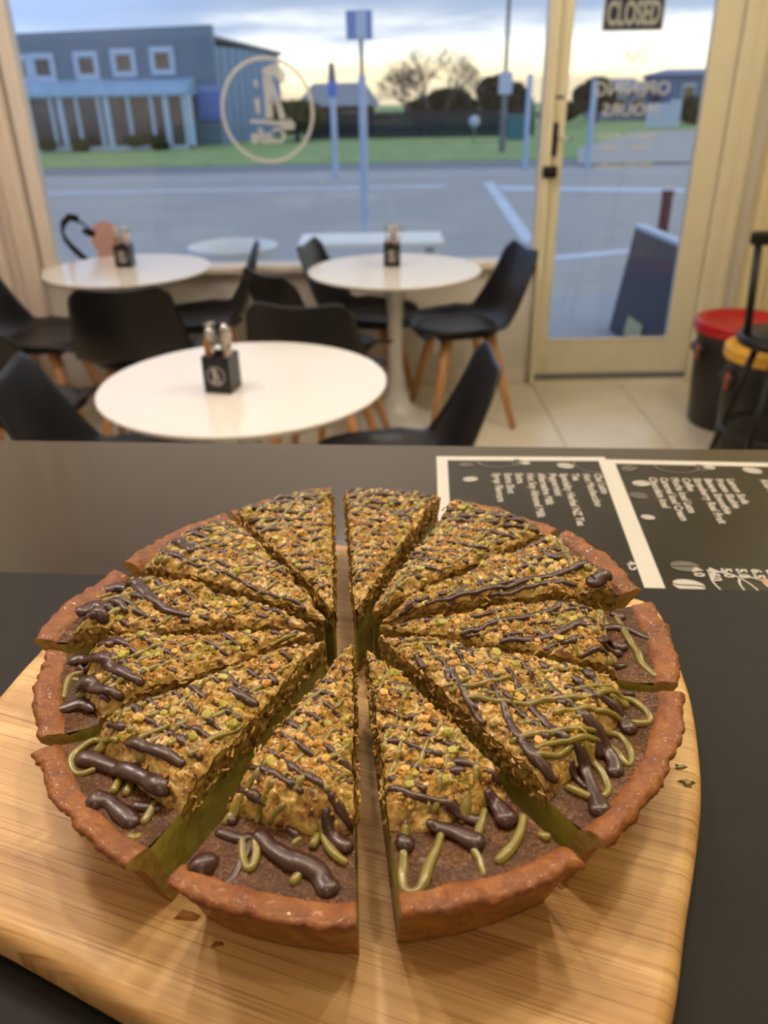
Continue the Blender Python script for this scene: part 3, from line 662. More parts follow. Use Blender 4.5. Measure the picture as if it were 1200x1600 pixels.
# sandwich board outside the door
ab = empty('sandwich_board', (1.76, 5.09, G), math.radians(94), label='dark sandwich board standing on the pavement just outside the door', cat='sign')
for sgn in (-1, 1):
    MB().add([(-.43, sgn*.12-.008, 0), (.43, sgn*.12-.008, 0), (.43, sgn*.12+.008, 0), (-.43, sgn*.12+.008, 0), (-.43, sgn*.02-.008, .68), (.43, sgn*.02-.008, .68), (.43, sgn*.02+.008, .68), (-.43, sgn*.02+.008, .68)],
                  [(0,3,2,1),(4,5,6,7),(0,1,5,4),(1,2,6,5),(2,3,7,6),(3,0,4,7)]).build('board', M['aboard'], ab)
MB().bbox((-.44, -.035, .675), (.44, .035, .70), .004).build('top_rail', M['van'], ab)
MB().add([(-.12, .131, .05), (.14, .131, .05), (.14, .113, .17), (-.12, .113, .17), (-.12, .127, .05), (.14, .127, .05), (.14, .109, .17), (-.12, .109, .17)], [(3,2,1,0),(4,5,6,7),(0,1,5,4),(1,2,6,5),(2,3,7,6),(3,0,4,7)]).build('label', M['label_y'], ab)
# white outdoor furniture behind the sill
tb = empty('outdoor_tub_chair', (-.88, 4.98, G), label='white moulded outdoor tub seat just beyond the sill at the left table', cat='chair')
MB().lathe([(.14, 0), (.15, .04), (.13, .30), (.17, .45), (.23, .60), (.26, .68), (.27, .70), (.255, .705), (.22, .65), (.14, .50), (.01, .48)], 40).build('tub', M['outwhite'], tb)
MB().lathe([(.01, .50), (.20, .50), (.23, .53), (.2, .56), (.01, .565)], 32).build('seat', M['whitel'], tb)
pt = empty('outdoor_picnic_table', (-.05, 5.35, G), label='white outdoor picnic table with slanted legs beyond the middle of the window', cat='table')
for k in range(4): MB().bbox((-.46, -.2+.105*k, .64), (.46, -.2+.105*k+.095, .67), .004).build('plank', M['outwhite'], pt)
for s_ in (-1, 1):
    MB().bbox((-.46, s_*.42-.09, .40), (.46, s_*.42+.09, .43), .004).build('bench', M['outwhite'], pt)
    for q in (-1, 1): MB().tube([(s_*.38, q*.08, .64), (s_*.38, q*.52, 0)], .03, n=6).build('leg', M['outwhite'], pt)
    MB().box((s_*.38-.03, -.5, .36), (s_*.38+.03, .5, .40)).build('crossbar', M['outwhite'], pt)

# ================================================================== COUNTER
ZF = ZC - .270; ZB = ZC - .252                    # front slab top, board top
ang = math.radians(-4.45)
ct = empty('serving_counter', (0, .4155, 0), ang, label='long black serving counter with matte front slab and glossy far strip', cat='counter')
MB().bbox((-1.85, -.62, ZF-.035), (1.85, 0, ZF), .002).build('matte_worktop', M['matte'], ct)
MB().bbox((-1.85, .0, ZF-.038), (1.85, .2195, ZF-.003), .002).build('glossy_worktop', M['glossy'], ct, label='glossy black far strip')
MB().box((-1.8, -.55, 0.0), (1.8, .17, ZF-.038)).build('counter_body', M['body'], ct)
MB().box((-1.8, .17, .06), (1.8, .172, ZF-.05)).build('front_panel', M['body'], ct)

# menus
M['menu_w'] = pm('menu_white_border', lin(205, 205, 200), 0.3, var=0.04)
M['menu_k'] = pm('menu_black_print', lin(30, 29, 26), 0.2, spec=0.6, var=0.5, vscale=25)
M['menu_t'] = pm('menu_text', lin(188, 186, 180), 0.4, var=0.08, vscale=200)
M['menu_g'] = pm('menu_grey_print', lin(104, 102, 98), 0.35, var=0.3, vscale=100)
M['menu_c'] = pm('menu_coffee_print', lin(206, 184, 160), 0.4, col2=lin(150, 110, 80), vscale=60)
def flat_ring(m, cx, cy, rx, ry, w, z, ang=0.0, a0=0, a1=2*math.pi, n=24):
    v = []; f = []
    for a in np.linspace(a0, a1, n):
        for q in (1, 1-w):
            x, y = q*rx*math.cos(a), q*ry*math.sin(a); v.append((cx+x*math.cos(ang)-y*math.sin(ang), cy+x*math.sin(ang)+y*math.cos(ang), z))
    f = [(2*i, 2*i+1, 2*i+3, 2*i+2) for i in range(n-1)]
    return m.add(v, f)
def disc(m, cx, cy, rx, ry, z, ang=0.0, n=18):
    v = [(cx+rx*math.cos(a)*math.cos(ang)-ry*math.sin(a)*math.sin(ang), cy+rx*math.cos(a)*math.sin(ang)+ry*math.sin(a)*math.cos(ang), z) for a in np.linspace(0, 2*math.pi, n, endpoint=False)]
    return m.add(v, [tuple(range(n))])
def bean(parent, x, y, r, ang, mat, z):
    m = MB()
    for sg in (-1, 1):
        v = []; aa = np.linspace(0, math.pi, 12)
        for a in aa: v.append((r*math.cos(a), sg*(.62*r*math.sin(a) + .06*r)))
        for a in aa[::-1][1:-1]: v.append((r*math.cos(a)*.95, sg*.06*r + .16*r*math.sin(2*a)*.6))
        c, s_ = math.cos(ang), math.sin(ang)
        pts = [(x+px_*c-py_*s_, y+px_*s_+py_*c, z) for px_, py_ in v]
        m.add(pts if sg > 0 else pts[::-1], [tuple(range(len(pts)))])
    m.build('bean_print', mat, parent)
def menu(loc, rz, wd, dp, lines, prices, label, x_first, dx, bleft, title=None):
    t = empty('menu_card', loc, rz, label=label, cat='menu', group='laminated menus on the counter')
    MB().box((0, -dp, 0), (wd, 0, .0006)).build('sheet', M['menu_w'], t)
    MB().box((bleft, -dp, .0006), (wd-.004, -.0085, .0009)).build('printed_panel', M['menu_k'], t)
    z = .00125
    for k, s in enumerate(lines):
        if not s: continue
        text_mesh(s, .0083, 'menu_text', M['menu_t'], t, (x_first + dx*k - .0025, -.034 if k < 20 else -.03, z), (0, 0, -math.pi/2), .0001, bold=.00022)
    for k, s in enumerate(prices):
        if s: text_mesh(s, .0088, 'menu_price', M['menu_t'], t, (x_first + dx*k*1.08 - .0025, -.166, z), (0, 0, -math.pi/2), .0001, bold=.0003)
    if title: text_mesh(title, .024, 'menu_title', M['menu_t'], t, (x_first + dx*8+.010, -.075, z), (0, 0, -math.pi/2), .0001, bold=.0006)
    return t
c1 = on_z(682, 714, ZF-.003); c2 = on_z(934, 720, ZF-.003)
m1 = menu((c1[0], c1[1], ZF-.003), math.radians(-3.2), .139, .215,
     ['Syrup Flavours', 'Extra Shot', 'Extra', 'Hot Soy Almond Milk', 'Alternative Milk', 'Peppermint', 'Speciality Herbal NZ Tea', 'Tea', 'Hot Mochaccino', 'Chai Latte'],
     ['', '', '', '', '', '', '', '', '4.5', '5.0'], 'laminated black menu card half hidden behind the tart, left of the other menu', .047, .0088, .009)
m2 = menu((c2[0], c2[1], ZF-.0022), math.radians(-5.5), .19, .215,
     ['Chocolate Iced', 'Caramel Iced Cream', 'Mocha Iced Latte', 'Coffee', 'Strawberry Real Fruit', 'Banana Smoothie', 'Frozen Slushie', 'Lemon Soda', '', '', 'Kids Drink'],
     ['4.0', '4.50', '5.0', '5.0', '6.5', '6.0', '5.0'], 'laminated black menu card with beans and cups print at the right edge of the counter', .036, .0084, .0125, 'Iced')
for mnu, L in ((m1, [(.026,-.045,.006,.3,'menu_t'), (.072,-.014,.0045,0,'menu_t'), (.104,-.019,.007,-.2,'menu_t'), (.024,-.018,.006,.2,'menu_g')]),
               (m2, [(.026,-.045,.007,.1,'menu_t'), (.020,-.10,.005,-.2,'menu_t'), (.022,-.018,.007,.5,'menu_g'), (.030,-.165,.009,-.1,'menu_g'), (.027,-.187,.0095,-.2,'menu_t'),
                     (.085,-.013,.005,0,'menu_t'), (.117,-.017,.0075,-.4,'menu_t'), (.02,-.066,.007,-.2,'menu_g')])):
    for x, y, r, a, mt in L: bean(mnu, x, y, r, a, M[mt], .00130)
cp = MB()
for x, y, r in ((.055,-.188,.020), (.070,-.192,.019)): flat_ring(cp, x, y, r*.55, r, .10, .00130, .45)
cp.build('cup_outline', M['menu_t'], m2); cf = MB(); disc(cf, .082, -.192, .0055, .018, .00133, .5); cf.build('coffee_print', M['menu_c'], m2)
cp = MB(); flat_ring(cp, .06, -.012, .018, .013, .10, .00130, 0, math.pi, 2*math.pi); flat_ring(cp, .078, -.014, .004, .007, .2, .00130); cp.build('cup_outline', M['menu_g'], m2)
cp = MB(); flat_ring(cp, .05, -.012, .017, .012, .12, .00130, 0, math.pi, 2*math.pi); flat_ring(cp, .066, -.013, .004, .007, .2, .00130)
flat_ring(cp, .125, -.016, .014, .017, .1, .00130, .3, 2.6, 5.6); cp.build('cup_outline', M['menu_g'], m1)

# ================================================================== BOARD
bpts = [(.1495,.3464),(.1462,.3615),(.136,.3690),(.110,.381),(.04,.409),(-.0286,.4322),(-.085,.442),(-.135,.418),(-.168,.370),(-.1812,.322),(-.187,.290),(-.196,.245),(-.197,.210),(-.175,.190),
        (-.1334,.1715),(-.0795,.1450),(-.03,.121),(.012,.103),(.040,.098),(.062,.109),(.0846,.1386),(.1018,.1742),(.1196,.2114),(.1308,.2404),(.1411,.2791),(.1450,.3065)]
def crom(P, n=8, closed=True):
    P = np.array(P, float); out = []; N = len(P)
    rngi = range(N if closed else N-1)
    for i in rngi:
        g = (lambda k: P[k % N]) if closed else (lambda k: P[min(max(k, 0), N-1)])
        p0, p1, p2, p3 = g(i-1), g(i), g(i+1), g(i+2)
        for t in np.linspace(0, 1, n, endpoint=False):
            out.append(.5*((2*p1) + (p2-p0)*t + (2*p0-5*p1+4*p2-p3)*t*t + (3*p1-p0-3*p2+p3)*t**3))
    if not closed: out.append(P[-1])
    return np.array(out)
bo = crom(bpts, 8); dd = np.roll(bo, -1, 0)-np.roll(bo, 1, 0); dd /= np.linalg.norm(dd, axis=1)[:, None]
area2 = np.sum(bo[:,0]*np.roll(bo[:,1],-1)-np.roll(bo[:,0],-1)*bo[:,1]); nn = np.stack([dd[:,1], -dd[:,0]], 1)*(1 if area2 > 0 else -1)
def bamboo():
    m = bpy.data.materials.new('bamboo_board'); m.use_nodes = True; n = m.node_tree; b = n.nodes['Principled BSDF']
    t = nd(n, 'ShaderNodeTexCoord'); mp = nd(n, 'ShaderNodeMapping'); mp.inputs['Rotation'].default_value = (0, 0, math.radians(20)); mp.inputs['Scale'].default_value = (1, 1, 1)
    n.links.new(t.outputs['Object'], mp.inputs[0])
    mpa = nd(n, 'ShaderNodeMapping'); mpa.inputs['Scale'].default_value = (6, 420, 40); n.links.new(mp.outputs[0], mpa.inputs[0])
    z1 = nd(n, 'ShaderNodeTexNoise', Scale=1.0, Detail=5.0, Roughness=0.65); n.links.new(mpa.outputs[0], z1.inputs['Vector'])
    r1 = ramp(n, [(0.30, lin(182, 136, 78)), (0.40, lin(216, 174, 114)), (0.60, lin(232, 196, 138)), (0.8, lin(240, 210, 158))]); n.links.new(z1.outputs[0], r1.inputs[0])
    mpb = nd(n, 'ShaderNodeMapping'); mpb.inputs['Scale'].default_value = (3.5, 48, 3); n.links.new(mp.outputs[0], mpb.inputs[0])
    z2 = nd(n, 'ShaderNodeTexNoise', Scale=1.0, Detail=2.0); n.links.new(mpb.outputs[0], z2.inputs['Vector'])
    r2 = ramp(n, [(0.35, lin(216, 204, 190)), (0.6, (1, 1, 1, 1))]); n.links.new(z2.outputs[0], r2.inputs[0])
    mx = nd(n, 'ShaderNodeMixRGB', blend_type='MULTIPLY'); mx.inputs[0].default_value = 1; n.links.new(r1.outputs[0], mx.inputs[1]); n.links.new(r2.outputs[0], mx.inputs[2])
    mpc = nd(n, 'ShaderNodeMapping'); mpc.inputs['Scale'].default_value = (14, 1100, 30); n.links.new(mp.outputs[0], mpc.inputs[0])
    z3 = nd(n, 'ShaderNodeTexNoise', Scale=1.0, Detail=3.0); n.links.new(mpc.outputs[0], z3.inputs['Vector'])
    r3 = ramp(n, [(0.34, lin(170, 126, 82)), (0.44, (1, 1, 1, 1))]); n.links.new(z3.outputs[0], r3.inputs[0])
    m3 = nd(n, 'ShaderNodeMixRGB', blend_type='MULTIPLY'); m3.inputs[0].default_value = .55; n.links.new(mx.outputs[0], m3.inputs[1]); n.links.new(r3.outputs[0], m3.inputs[2])
    n.links.new(m3.outputs[0], b.inputs['Base Color']); b.inputs['Roughness'].default_value = 0.5
    bp = nd(n, 'ShaderNodeBump', Strength=0.25, Distance=0.0004); n.links.new(z1.outputs[0], bp.inputs['Height']); n.links.new(bp.outputs[0], b.inputs['Normal'])
    return m
M['bamboo'] = bamboo()
bmx = MB(); v = []; NB = len(bo)
for off, z in ((-.004, 0), (-.001, .002), (0, .006), (0, .0125), (-.001, .0158), (-.003, .0176), (-.0055, .018)):
    for p, q in zip(bo, nn): v.append((p[0]+q[0]*off, p[1]+q[1]*off, ZF+.0003+z*.999))
f = [(k*NB+j, k*NB+(j+1)%NB, (k+1)*NB+(j+1)%NB, (k+1)*NB+j) for k in range(6) for j in range(NB)]
if area2 < 0: f = [q[::-1] for q in f]
bmx.add(v, f, 0, True).add(v[:NB][::-1], [tuple(range(NB))]).add(v[-NB:], [tuple(range(NB))])
T(bmx.build('bamboo_board', M['bamboo']), 'pale bamboo serving board with rounded corners under the tart', 'board')

# ================================================================== TART
def tart_mat(name, stops, scale, rough, bump, bscale, bdist=0.0006, coat=0.0, detail=6.0, spec=0.5, rr=None, voro=False, sss=0.0, zramp=None):
    m = bpy.data.materials.new(name); m.use_nodes = True; n = m.node_tree; b = n.nodes['Principled BSDF']
    t = nd(n, 'ShaderNodeTexCoord'); z = nd(n, 'ShaderNodeTexNoise', Scale=scale, Detail=detail, Roughness=0.62)
    n.links.new(t.outputs['Object'], z.inputs['Vector']); r = ramp(n, stops); n.links.new(z.outputs[0], r.inputs[0]); out = r.outputs[0]
    if zramp:
        sp = nd(n, 'ShaderNodeSeparateXYZ'); n.links.new(t.outputs['Object'], sp.inputs[0])
        mr = nd(n, 'ShaderNodeMath', operation='MULTIPLY_ADD'); mr.inputs[1].default_value = 1/0.04
        z4 = nd(n, 'ShaderNodeTexNoise', Scale=160.0, Detail=3.0); n.links.new(t.outputs['Object'], z4.inputs['Vector'])
        m5 = nd(n, 'ShaderNodeMath', operation='MULTIPLY_ADD'); m5.inputs[1].default_value = .25; m5.inputs[2].default_value = -.125; n.links.new(z4.outputs[0], m5.inputs[0])
        n.links.new(sp.outputs[2], mr.inputs[0]); n.links.new(m5.outputs[0], mr.inputs[2])
        r5 = ramp(n, zramp); n.links.new(mr.outputs[0], r5.inputs[0])
        mx = nd(n, 'ShaderNodeMixRGB', blend_type='MULTIPLY'); mx.inputs[0].default_value = 1; n.links.new(out, mx.inputs[1]); n.links.new(r5.outputs[0], mx.inputs[2]); out = mx.outputs[0]
    n.links.new(out, b.inputs['Base Color']); b.inputs['Roughness'].default_value = rough; b.inputs['Specular IOR Level'].default_value = spec
    b.inputs['Coat Weight'].default_value = coat; b.inputs['Coat Roughness'].default_value = 0.09
    if sss: b.inputs['Subsurface Weight'].default_value = sss; b.inputs['Subsurface Scale'].default_value = 0.004
    if rr:
        z2 = nd(n, 'ShaderNodeTexNoise', Scale=rr[0], Detail=2.0); n.links.new(t.outputs['Object'], z2.inputs['Vector'])
        r2 = ramp(n, [(0.4, (rr[1],)*3+(1,)), (0.6, (rr[2],)*3+(1,))]); n.links.new(z2.outputs[0], r2.inputs[0]); n.links.new(r2.outputs[0], b.inputs['Roughness'])
    if bump:
        if voro: z3 = nd(n, 'ShaderNodeTexVoronoi', Scale=bscale); n.links.new(t.outputs['Object'], z3.inputs['Vector'])
        else: z3 = nd(n, 'ShaderNodeTexNoise', Scale=bscale, Detail=5.0, Roughness=.6); n.links.new(t.outputs['Object'], z3.inputs['Vector'])
        bp = nd(n, 'ShaderNodeBump', Strength=bump, Distance=bdist); n.links.new(z3.outputs[0], bp.inputs['Height']); n.links.new(bp.outputs[0], b.inputs['Normal'])
    return m
M['crust'] = tart_mat('baked_crust', [(0.3, lin(122, 84, 42)), (0.5, lin(154, 110, 58)), (0.7, lin(180, 138, 80))], 130, 0.5, 0.9, 520, 0.0009, coat=0.15,
                      zramp=[(0.0, lin(255, 240, 196)), (0.5, lin(250, 236, 190)), (0.74, lin(236, 206, 164)), (0.92, lin(226, 182, 140))])
M['cut'] = tart_mat('cut_pastry', [(0.3, lin(128, 100, 46)), (0.55, lin(168, 138, 74)), (0.8, lin(190, 160, 96))], 300, 0.6, 0.8, 600, 0.0009)
M['skin'] = tart_mat('browned_custard_skin', [(0.3, lin(80, 46, 22)), (0.5, lin(102, 62, 32)), (0.72, lin(130, 84, 46))], 90, 0.26, 1.0, 620, 0.0022, coat=0.8, voro=True)
M['custard'] = tart_mat('pistachio_custard', [(0.3, lin(128, 124, 46)), (0.55, lin(162, 154, 70)), (0.8, lin(190, 180, 96))], 120, 0.4, 0.5, 350, 0.0008, coat=0.1, sss=0.15)
M['topping'] = tart_mat('pistachio_pastry_topping', [(0.34, lin(66, 36, 16)), (0.41, lin(140, 98, 42)), (0.48, lin(184, 146, 72)), (0.56, lin(210, 176, 98)), (0.66, lin(158, 142, 52)), (0.8, lin(216, 192, 122))],
                        200, 0.4, 0.6, 1000, 0.0007, coat=0.7, rr=(220, .12, .4))
M['topside'] = tart_mat('cut_topping_side', [(0.30, lin(74, 40, 18)), (0.42, lin(122, 84, 34)), (0.55, lin(172, 142, 70)), (0.7, lin(150, 140, 56)), (0.8, lin(196, 172, 110))],
                        330, 0.5, 0.8, 800, 0.0012, coat=0.15)
M['choc'] = tart_mat('dark_chocolate_drizzle', [(0.3, lin(50, 26, 21)), (0.7, lin(70, 40, 34))], 150, 0.30, 0.25, 700, 0.0004, coat=0.15)
M['green'] = tart_mat('pistachio_drizzle', [(0.3, lin(108, 98, 30)), (0.7, lin(140, 126, 50))], 150, 0.28, 0.08, 500, 0.0004, coat=0.25, sss=0.1)
M['shred'] = tart_mat('pastry_shreds', [(0.3, lin(150, 96, 40)), (0.5, lin(200, 158, 84)), (0.7, lin(222, 190, 124))], 90, 0.4, 0, 1, coat=0.2)
M['nut'] = tart_mat('chopped_nut', [(0.35, lin(206, 148, 78)), (0.5, lin(226, 176, 96)), (0.65, lin(196, 186, 84))], 60, 0.45, 0.3, 900, 0.0004)
M['nutg'] = tart_mat('pistachio_piece', [(0.35, lin(150, 152, 50)), (0.6, lin(196, 188, 90))], 90, 0.45, 0.3, 900, 0.0004)
M['crumb'] = tart_mat('nut_crumbs', [(0.35, lin(196, 140, 66)), (0.5, lin(222, 180, 100)), (0.62, lin(176, 168, 62))], 60, 0.5, 0, 1)

CEN = np.array([-.013, .291])
TARTS = {  # outer corners in the photo (right, left seen from the centre), tip, topping reach, chocolate dir, green dir, radius
 1: ([(517,760),(359,795)], (-.0240,.3030), .955, -8, 60),
 2: ([(349,798),(193,878)], (-.0275,.2985), .90, -28, 35),
 3: ([(177,890),(51,999)], (-.0310,.2940), .86, -35, 40),
 4: ([(70,1016),(60,1155)], (-.0310,.2880), .83, -38, 38),
 5: ([(50,1173),(196,1355)], (-.0265,.2830), .80, -42, 50),
 6: ([(255,1382),(557,1450)], (-.0150,.2805), .74, -38, 55),
 7: ([(628,1430),(916,1350)], (-.0088,.2770), .735, -18, 68),
 8: ([(946,1322),(1069,1082)], (-.0040,.2860), .82, -68, 8),
 9: ([(1064,1069),(1016,938)], (-.0035,.2930), .80, 6, -75),
 10: ([(1001,920),(889,828)], (-.0035,.2985), .90, 20, -68),
 11: ([(872,826),(717,781)], (-.0070,.3030), .94, -14, 55),
 12: ([(690,775),(540,763)], (-.0145,.3030), .955, -4, 62),
}
ZRIM = .036; ZSK = .0325; TOPH = .0098
RAD = .1405
LAB = {
 1: 'tart slice at the back, just left of the straight gap between the halves',
 2: 'tart slice second from the gap on the back left, broad rim towards the window',
 3: 'tart slice at the upper left with thick chocolate at its rim edge',
 4: 'tart slice at the far left whose topping is cracked near the rim',
 5: 'tart slice at the lower left with the longest thick chocolate bands',
 6: 'front tart slice left of the gap, bare brown skin with a fat chocolate drop',
 7: 'front tart slice right of the gap with a big green loop on bare skin',
 8: 'widest tart slice at the lower right, crossed by chocolate and green zigzags',
 9: 'tart slice at the far right with one long straight green line to the rim',
 10: 'tart slice at the upper right with a torn rim overlapping the menu card',
 11: 'tart slice at the back right, second from the straight gap',
 12: 'tart slice at the back, just right of the straight gap between the halves',
}
STROKES = {
 6: dict(c=[[(300,1284,2.2),(335,1297,2.4),(372,1308,2.2),(396,1303,2.4)],
            [(399,1299,3),(426,1326,3.8),(462,1347,4.2),(492,1359,4.0),(508,1380,4.6),(522,1401,6.2)],
            [(290,1316,3.5),(302,1336,6.0),(314,1352,7.0),(326,1368,5)], [(316,1378,2),(345,1383,1.8),(372,1356,1.8),(392,1310,1.8)],
            [(508,1284,2.4),(528,1312,3.4),(548,1325,3.6)]],
         g=[[(292,1298,1.2),(321,1272,1.5)], [(379,1306,1.5),(378,1335,1.7),(386,1356,1.9),(401,1338,1.8),(399,1305,1.4)], [(476,1355,1.9),(457,1381,2.3)],
            [(500,1292,1.6),(519,1329,1.9),(543,1350,1.8)], [(420,1290,1.5),(448,1278,1.5)], [(499,1300,1.6),(488,1325,1.8)], [(330,1378,1.8),(322,1384,2.0)]]),
 7: dict(c=[[(606,1318,4.2),(620,1322,5.2),(645,1312,3)], [(666,1286,2.2),(708,1299,3.4),(736,1312,4.2),(758,1320,4.4)], [(758,1240,2.4),(780,1262,3.6),(800,1292,4.8)],
            [(590,1234,1.6),(640,1240,1.8),(700,1258,2.2),(752,1282,2.8)]],
         g=[[(634,1290,1.6),(630,1330,1.8),(629,1377,1.9),(641,1396,2.0),(659,1386,1.9),(673,1347,1.8),(694,1296,1.7)], [(756,1262,1.6),(743,1319,1.7),(750,1344,1.5),(757,1372,.8)],
            [(824,1240,1.4),(818,1280,1.7),(804,1315,1.9),(776,1347,2.0)], [(838,1299,1.0),(865,1313,2.4),(884,1326,1.8)]]),
 8: dict(c=[[(652,1019,1.5),(680,1079,1.6)], [(699,1028,1.6),(727,1084,1.9),(752,1130,1.7),(775,1160,1.4)], [(755,1042,1.4),(787,1103,1.7),(801,1135,1.9),(829,1173,2.6),(857,1205,3.0),(868,1222,2.8)],
            [(794,1042,1.4),(839,1112,1.7),(876,1145,2.2),(905,1190,2.8),(930,1240,3.0),(944,1278,5.0)], [(853,1061,1.4),(895,1103,2.0),(937,1149,3.2),(958,1187,3.4),(964,1215,4.2)],
            [(881,1070,1.4),(937,1084,2.2),(969,1121,3.2),(988,1147,3.8)], [(979,1066,2.8),(986,1088,3.6)]],
         g=[[(680,1079,1.5),(736,1070,1.5),(800,1058,1.4)], [(717,1098,1.4),(820,1100,1.5),(913,1089,1.6),(969,1091,1.7),(1007,1107,1.8),(1014,1128,1.8),(988,1130,1.8),(951,1112,1.6),(867,1112,1.5)],
            [(769,1173,1.5),(820,1149,1.6),(913,1140,1.6),(960,1145,1.7),(986,1175,1.7),(981,1194,1.6),(946,1163,1.7),(885,1159,1.6),(800,1187,1.5)],
            [(810,1192,1.4),(870,1180,1.5),(904,1177,1.6),(941,1205,1.8),(948,1236,1.8),(923,1243,1.8),(885,1229,1.6)]]),
 5: dict(c=[[(119,1187,4.4),(140,1187,5.0),(168,1194,4.2),(213,1212,4.4),(245,1232,4.6),(268,1250,3.2)], [(137,1252,6.8),(146,1253,6.2),(168,1252,3.2),(191,1270,4.0),(213,1291,4.4)],
            [(205,1256,2.4),(254,1263,2.4)], [(200,1158,2.8),(245,1171,2.8),(290,1196,2.4)], [(358,1072,2.4),(385,1092,2.6),(411,1108,2.2)], [(420,1050,1.8),(443,1085,2)]],
         g=[[(97,1163,1.6),(123,1146,1.7),(159,1136,1.5)], [(186,1158,1.4),(150,1157,1.7),(120,1172,1.8),(111,1192,1.8),(120,1208,1.8),(150,1198,1.6)], [(189,1207,1.7),(177,1238,1.8)], [(207,1220,1.7),(195,1243,1.8)],
            [(244,1250,1.6),(222,1288,1.7)], [(200,1303,1.7),(210,1311,1.9),(222,1302,1.5)], [(215,1160,1.4),(262,1130,1.4)]]),
 4: dict(c=[[(105,1037,3.6),(132,1031,3.6),(173,1042,3.6),(218,1072,2.6),(250,1085,2)], [(122,1066,5.0),(133,1066,5.4),(155,1076,3.2),(191,1094,2.8)], [(83,1111,2.8),(104,1106,3.2),(128,1100,3.2),(150,1108,2.4)], [(146,1008,3.4),(176,1010,2.6)]],
         g=[[(95,1037,1.5),(119,1006,1.6),(155,1000,1.5)], [(100,1092,1.4),(112,1054,1.7),(155,1027,1.5)], [(112,1060,1.4),(150,1050,1.5)]]),
 9: dict(c=[[(640,1010,1.6),(700,1000,1.8),(764,973,1.8),(839,959,1.9),(905,943,1.8)], [(700,1016,1.6),(778,1006,1.8),(876,987,2.2),(941,981,2.4),(983,983,2.8),(1024,1001,3.4)], [(935,1003,2.6),(951,1006,3.2),(980,1012,3.2)], [(930,945,2.6),(946,950,2.8),(976,968,2.8)]],
         g=[[(953,941,1.4),(979,992,1.9),(1007,1039,1.9),(1028,1060,1.9)], [(940,950,1.2),(945,1000,1.4)]]),
 10: dict(c=[[(629,973,2.2),(680,945,1.8),(750,922,1.9),(839,903,2.0),(904,887,2.6),(935,889,3.0)], [(917,903,3.2),(934,905,4.0),(948,905,4.2)], [(843,857,2.4),(876,875,2.6)], [(655,975,1.5),(740,945,1.6),(830,925,1.7),(900,915,2.2)]],
          g=[[(870,840,1.6),(885,870,1.7),(895,890,1.5)]]),
 3: dict(c=[[(114,962,4),(130,955,4.6),(155,947,4),(200,955,2.6)], [(137,962,4),(168,972,3.4)], [(159,925,4),(200,920,4),(250,945,2.8),(300,960,2)], [(175,898,3.4),(204,895,3.4),(240,893,2.8)]],
         g=[[(116,956,1.5),(145,938,1.6),(175,925,1.4)], [(176,900,1.4),(200,893,1.4)]]),
 2: dict(c=[[(247,858,4.4),(270,852,4.4),(300,862,3)], [(322,818,3),(345,812,3)]], g=[[(226,868,1.4),(256,850,1.5)]]),
 11: dict(c=[[(820,845,2.6),(845,850,3.6),(862,862,3)]], g=[[(800,828,1.6),(815,850,1.4)]]),
 1: dict(c=[], g=[]), 12: dict(c=[], g=[]),
}
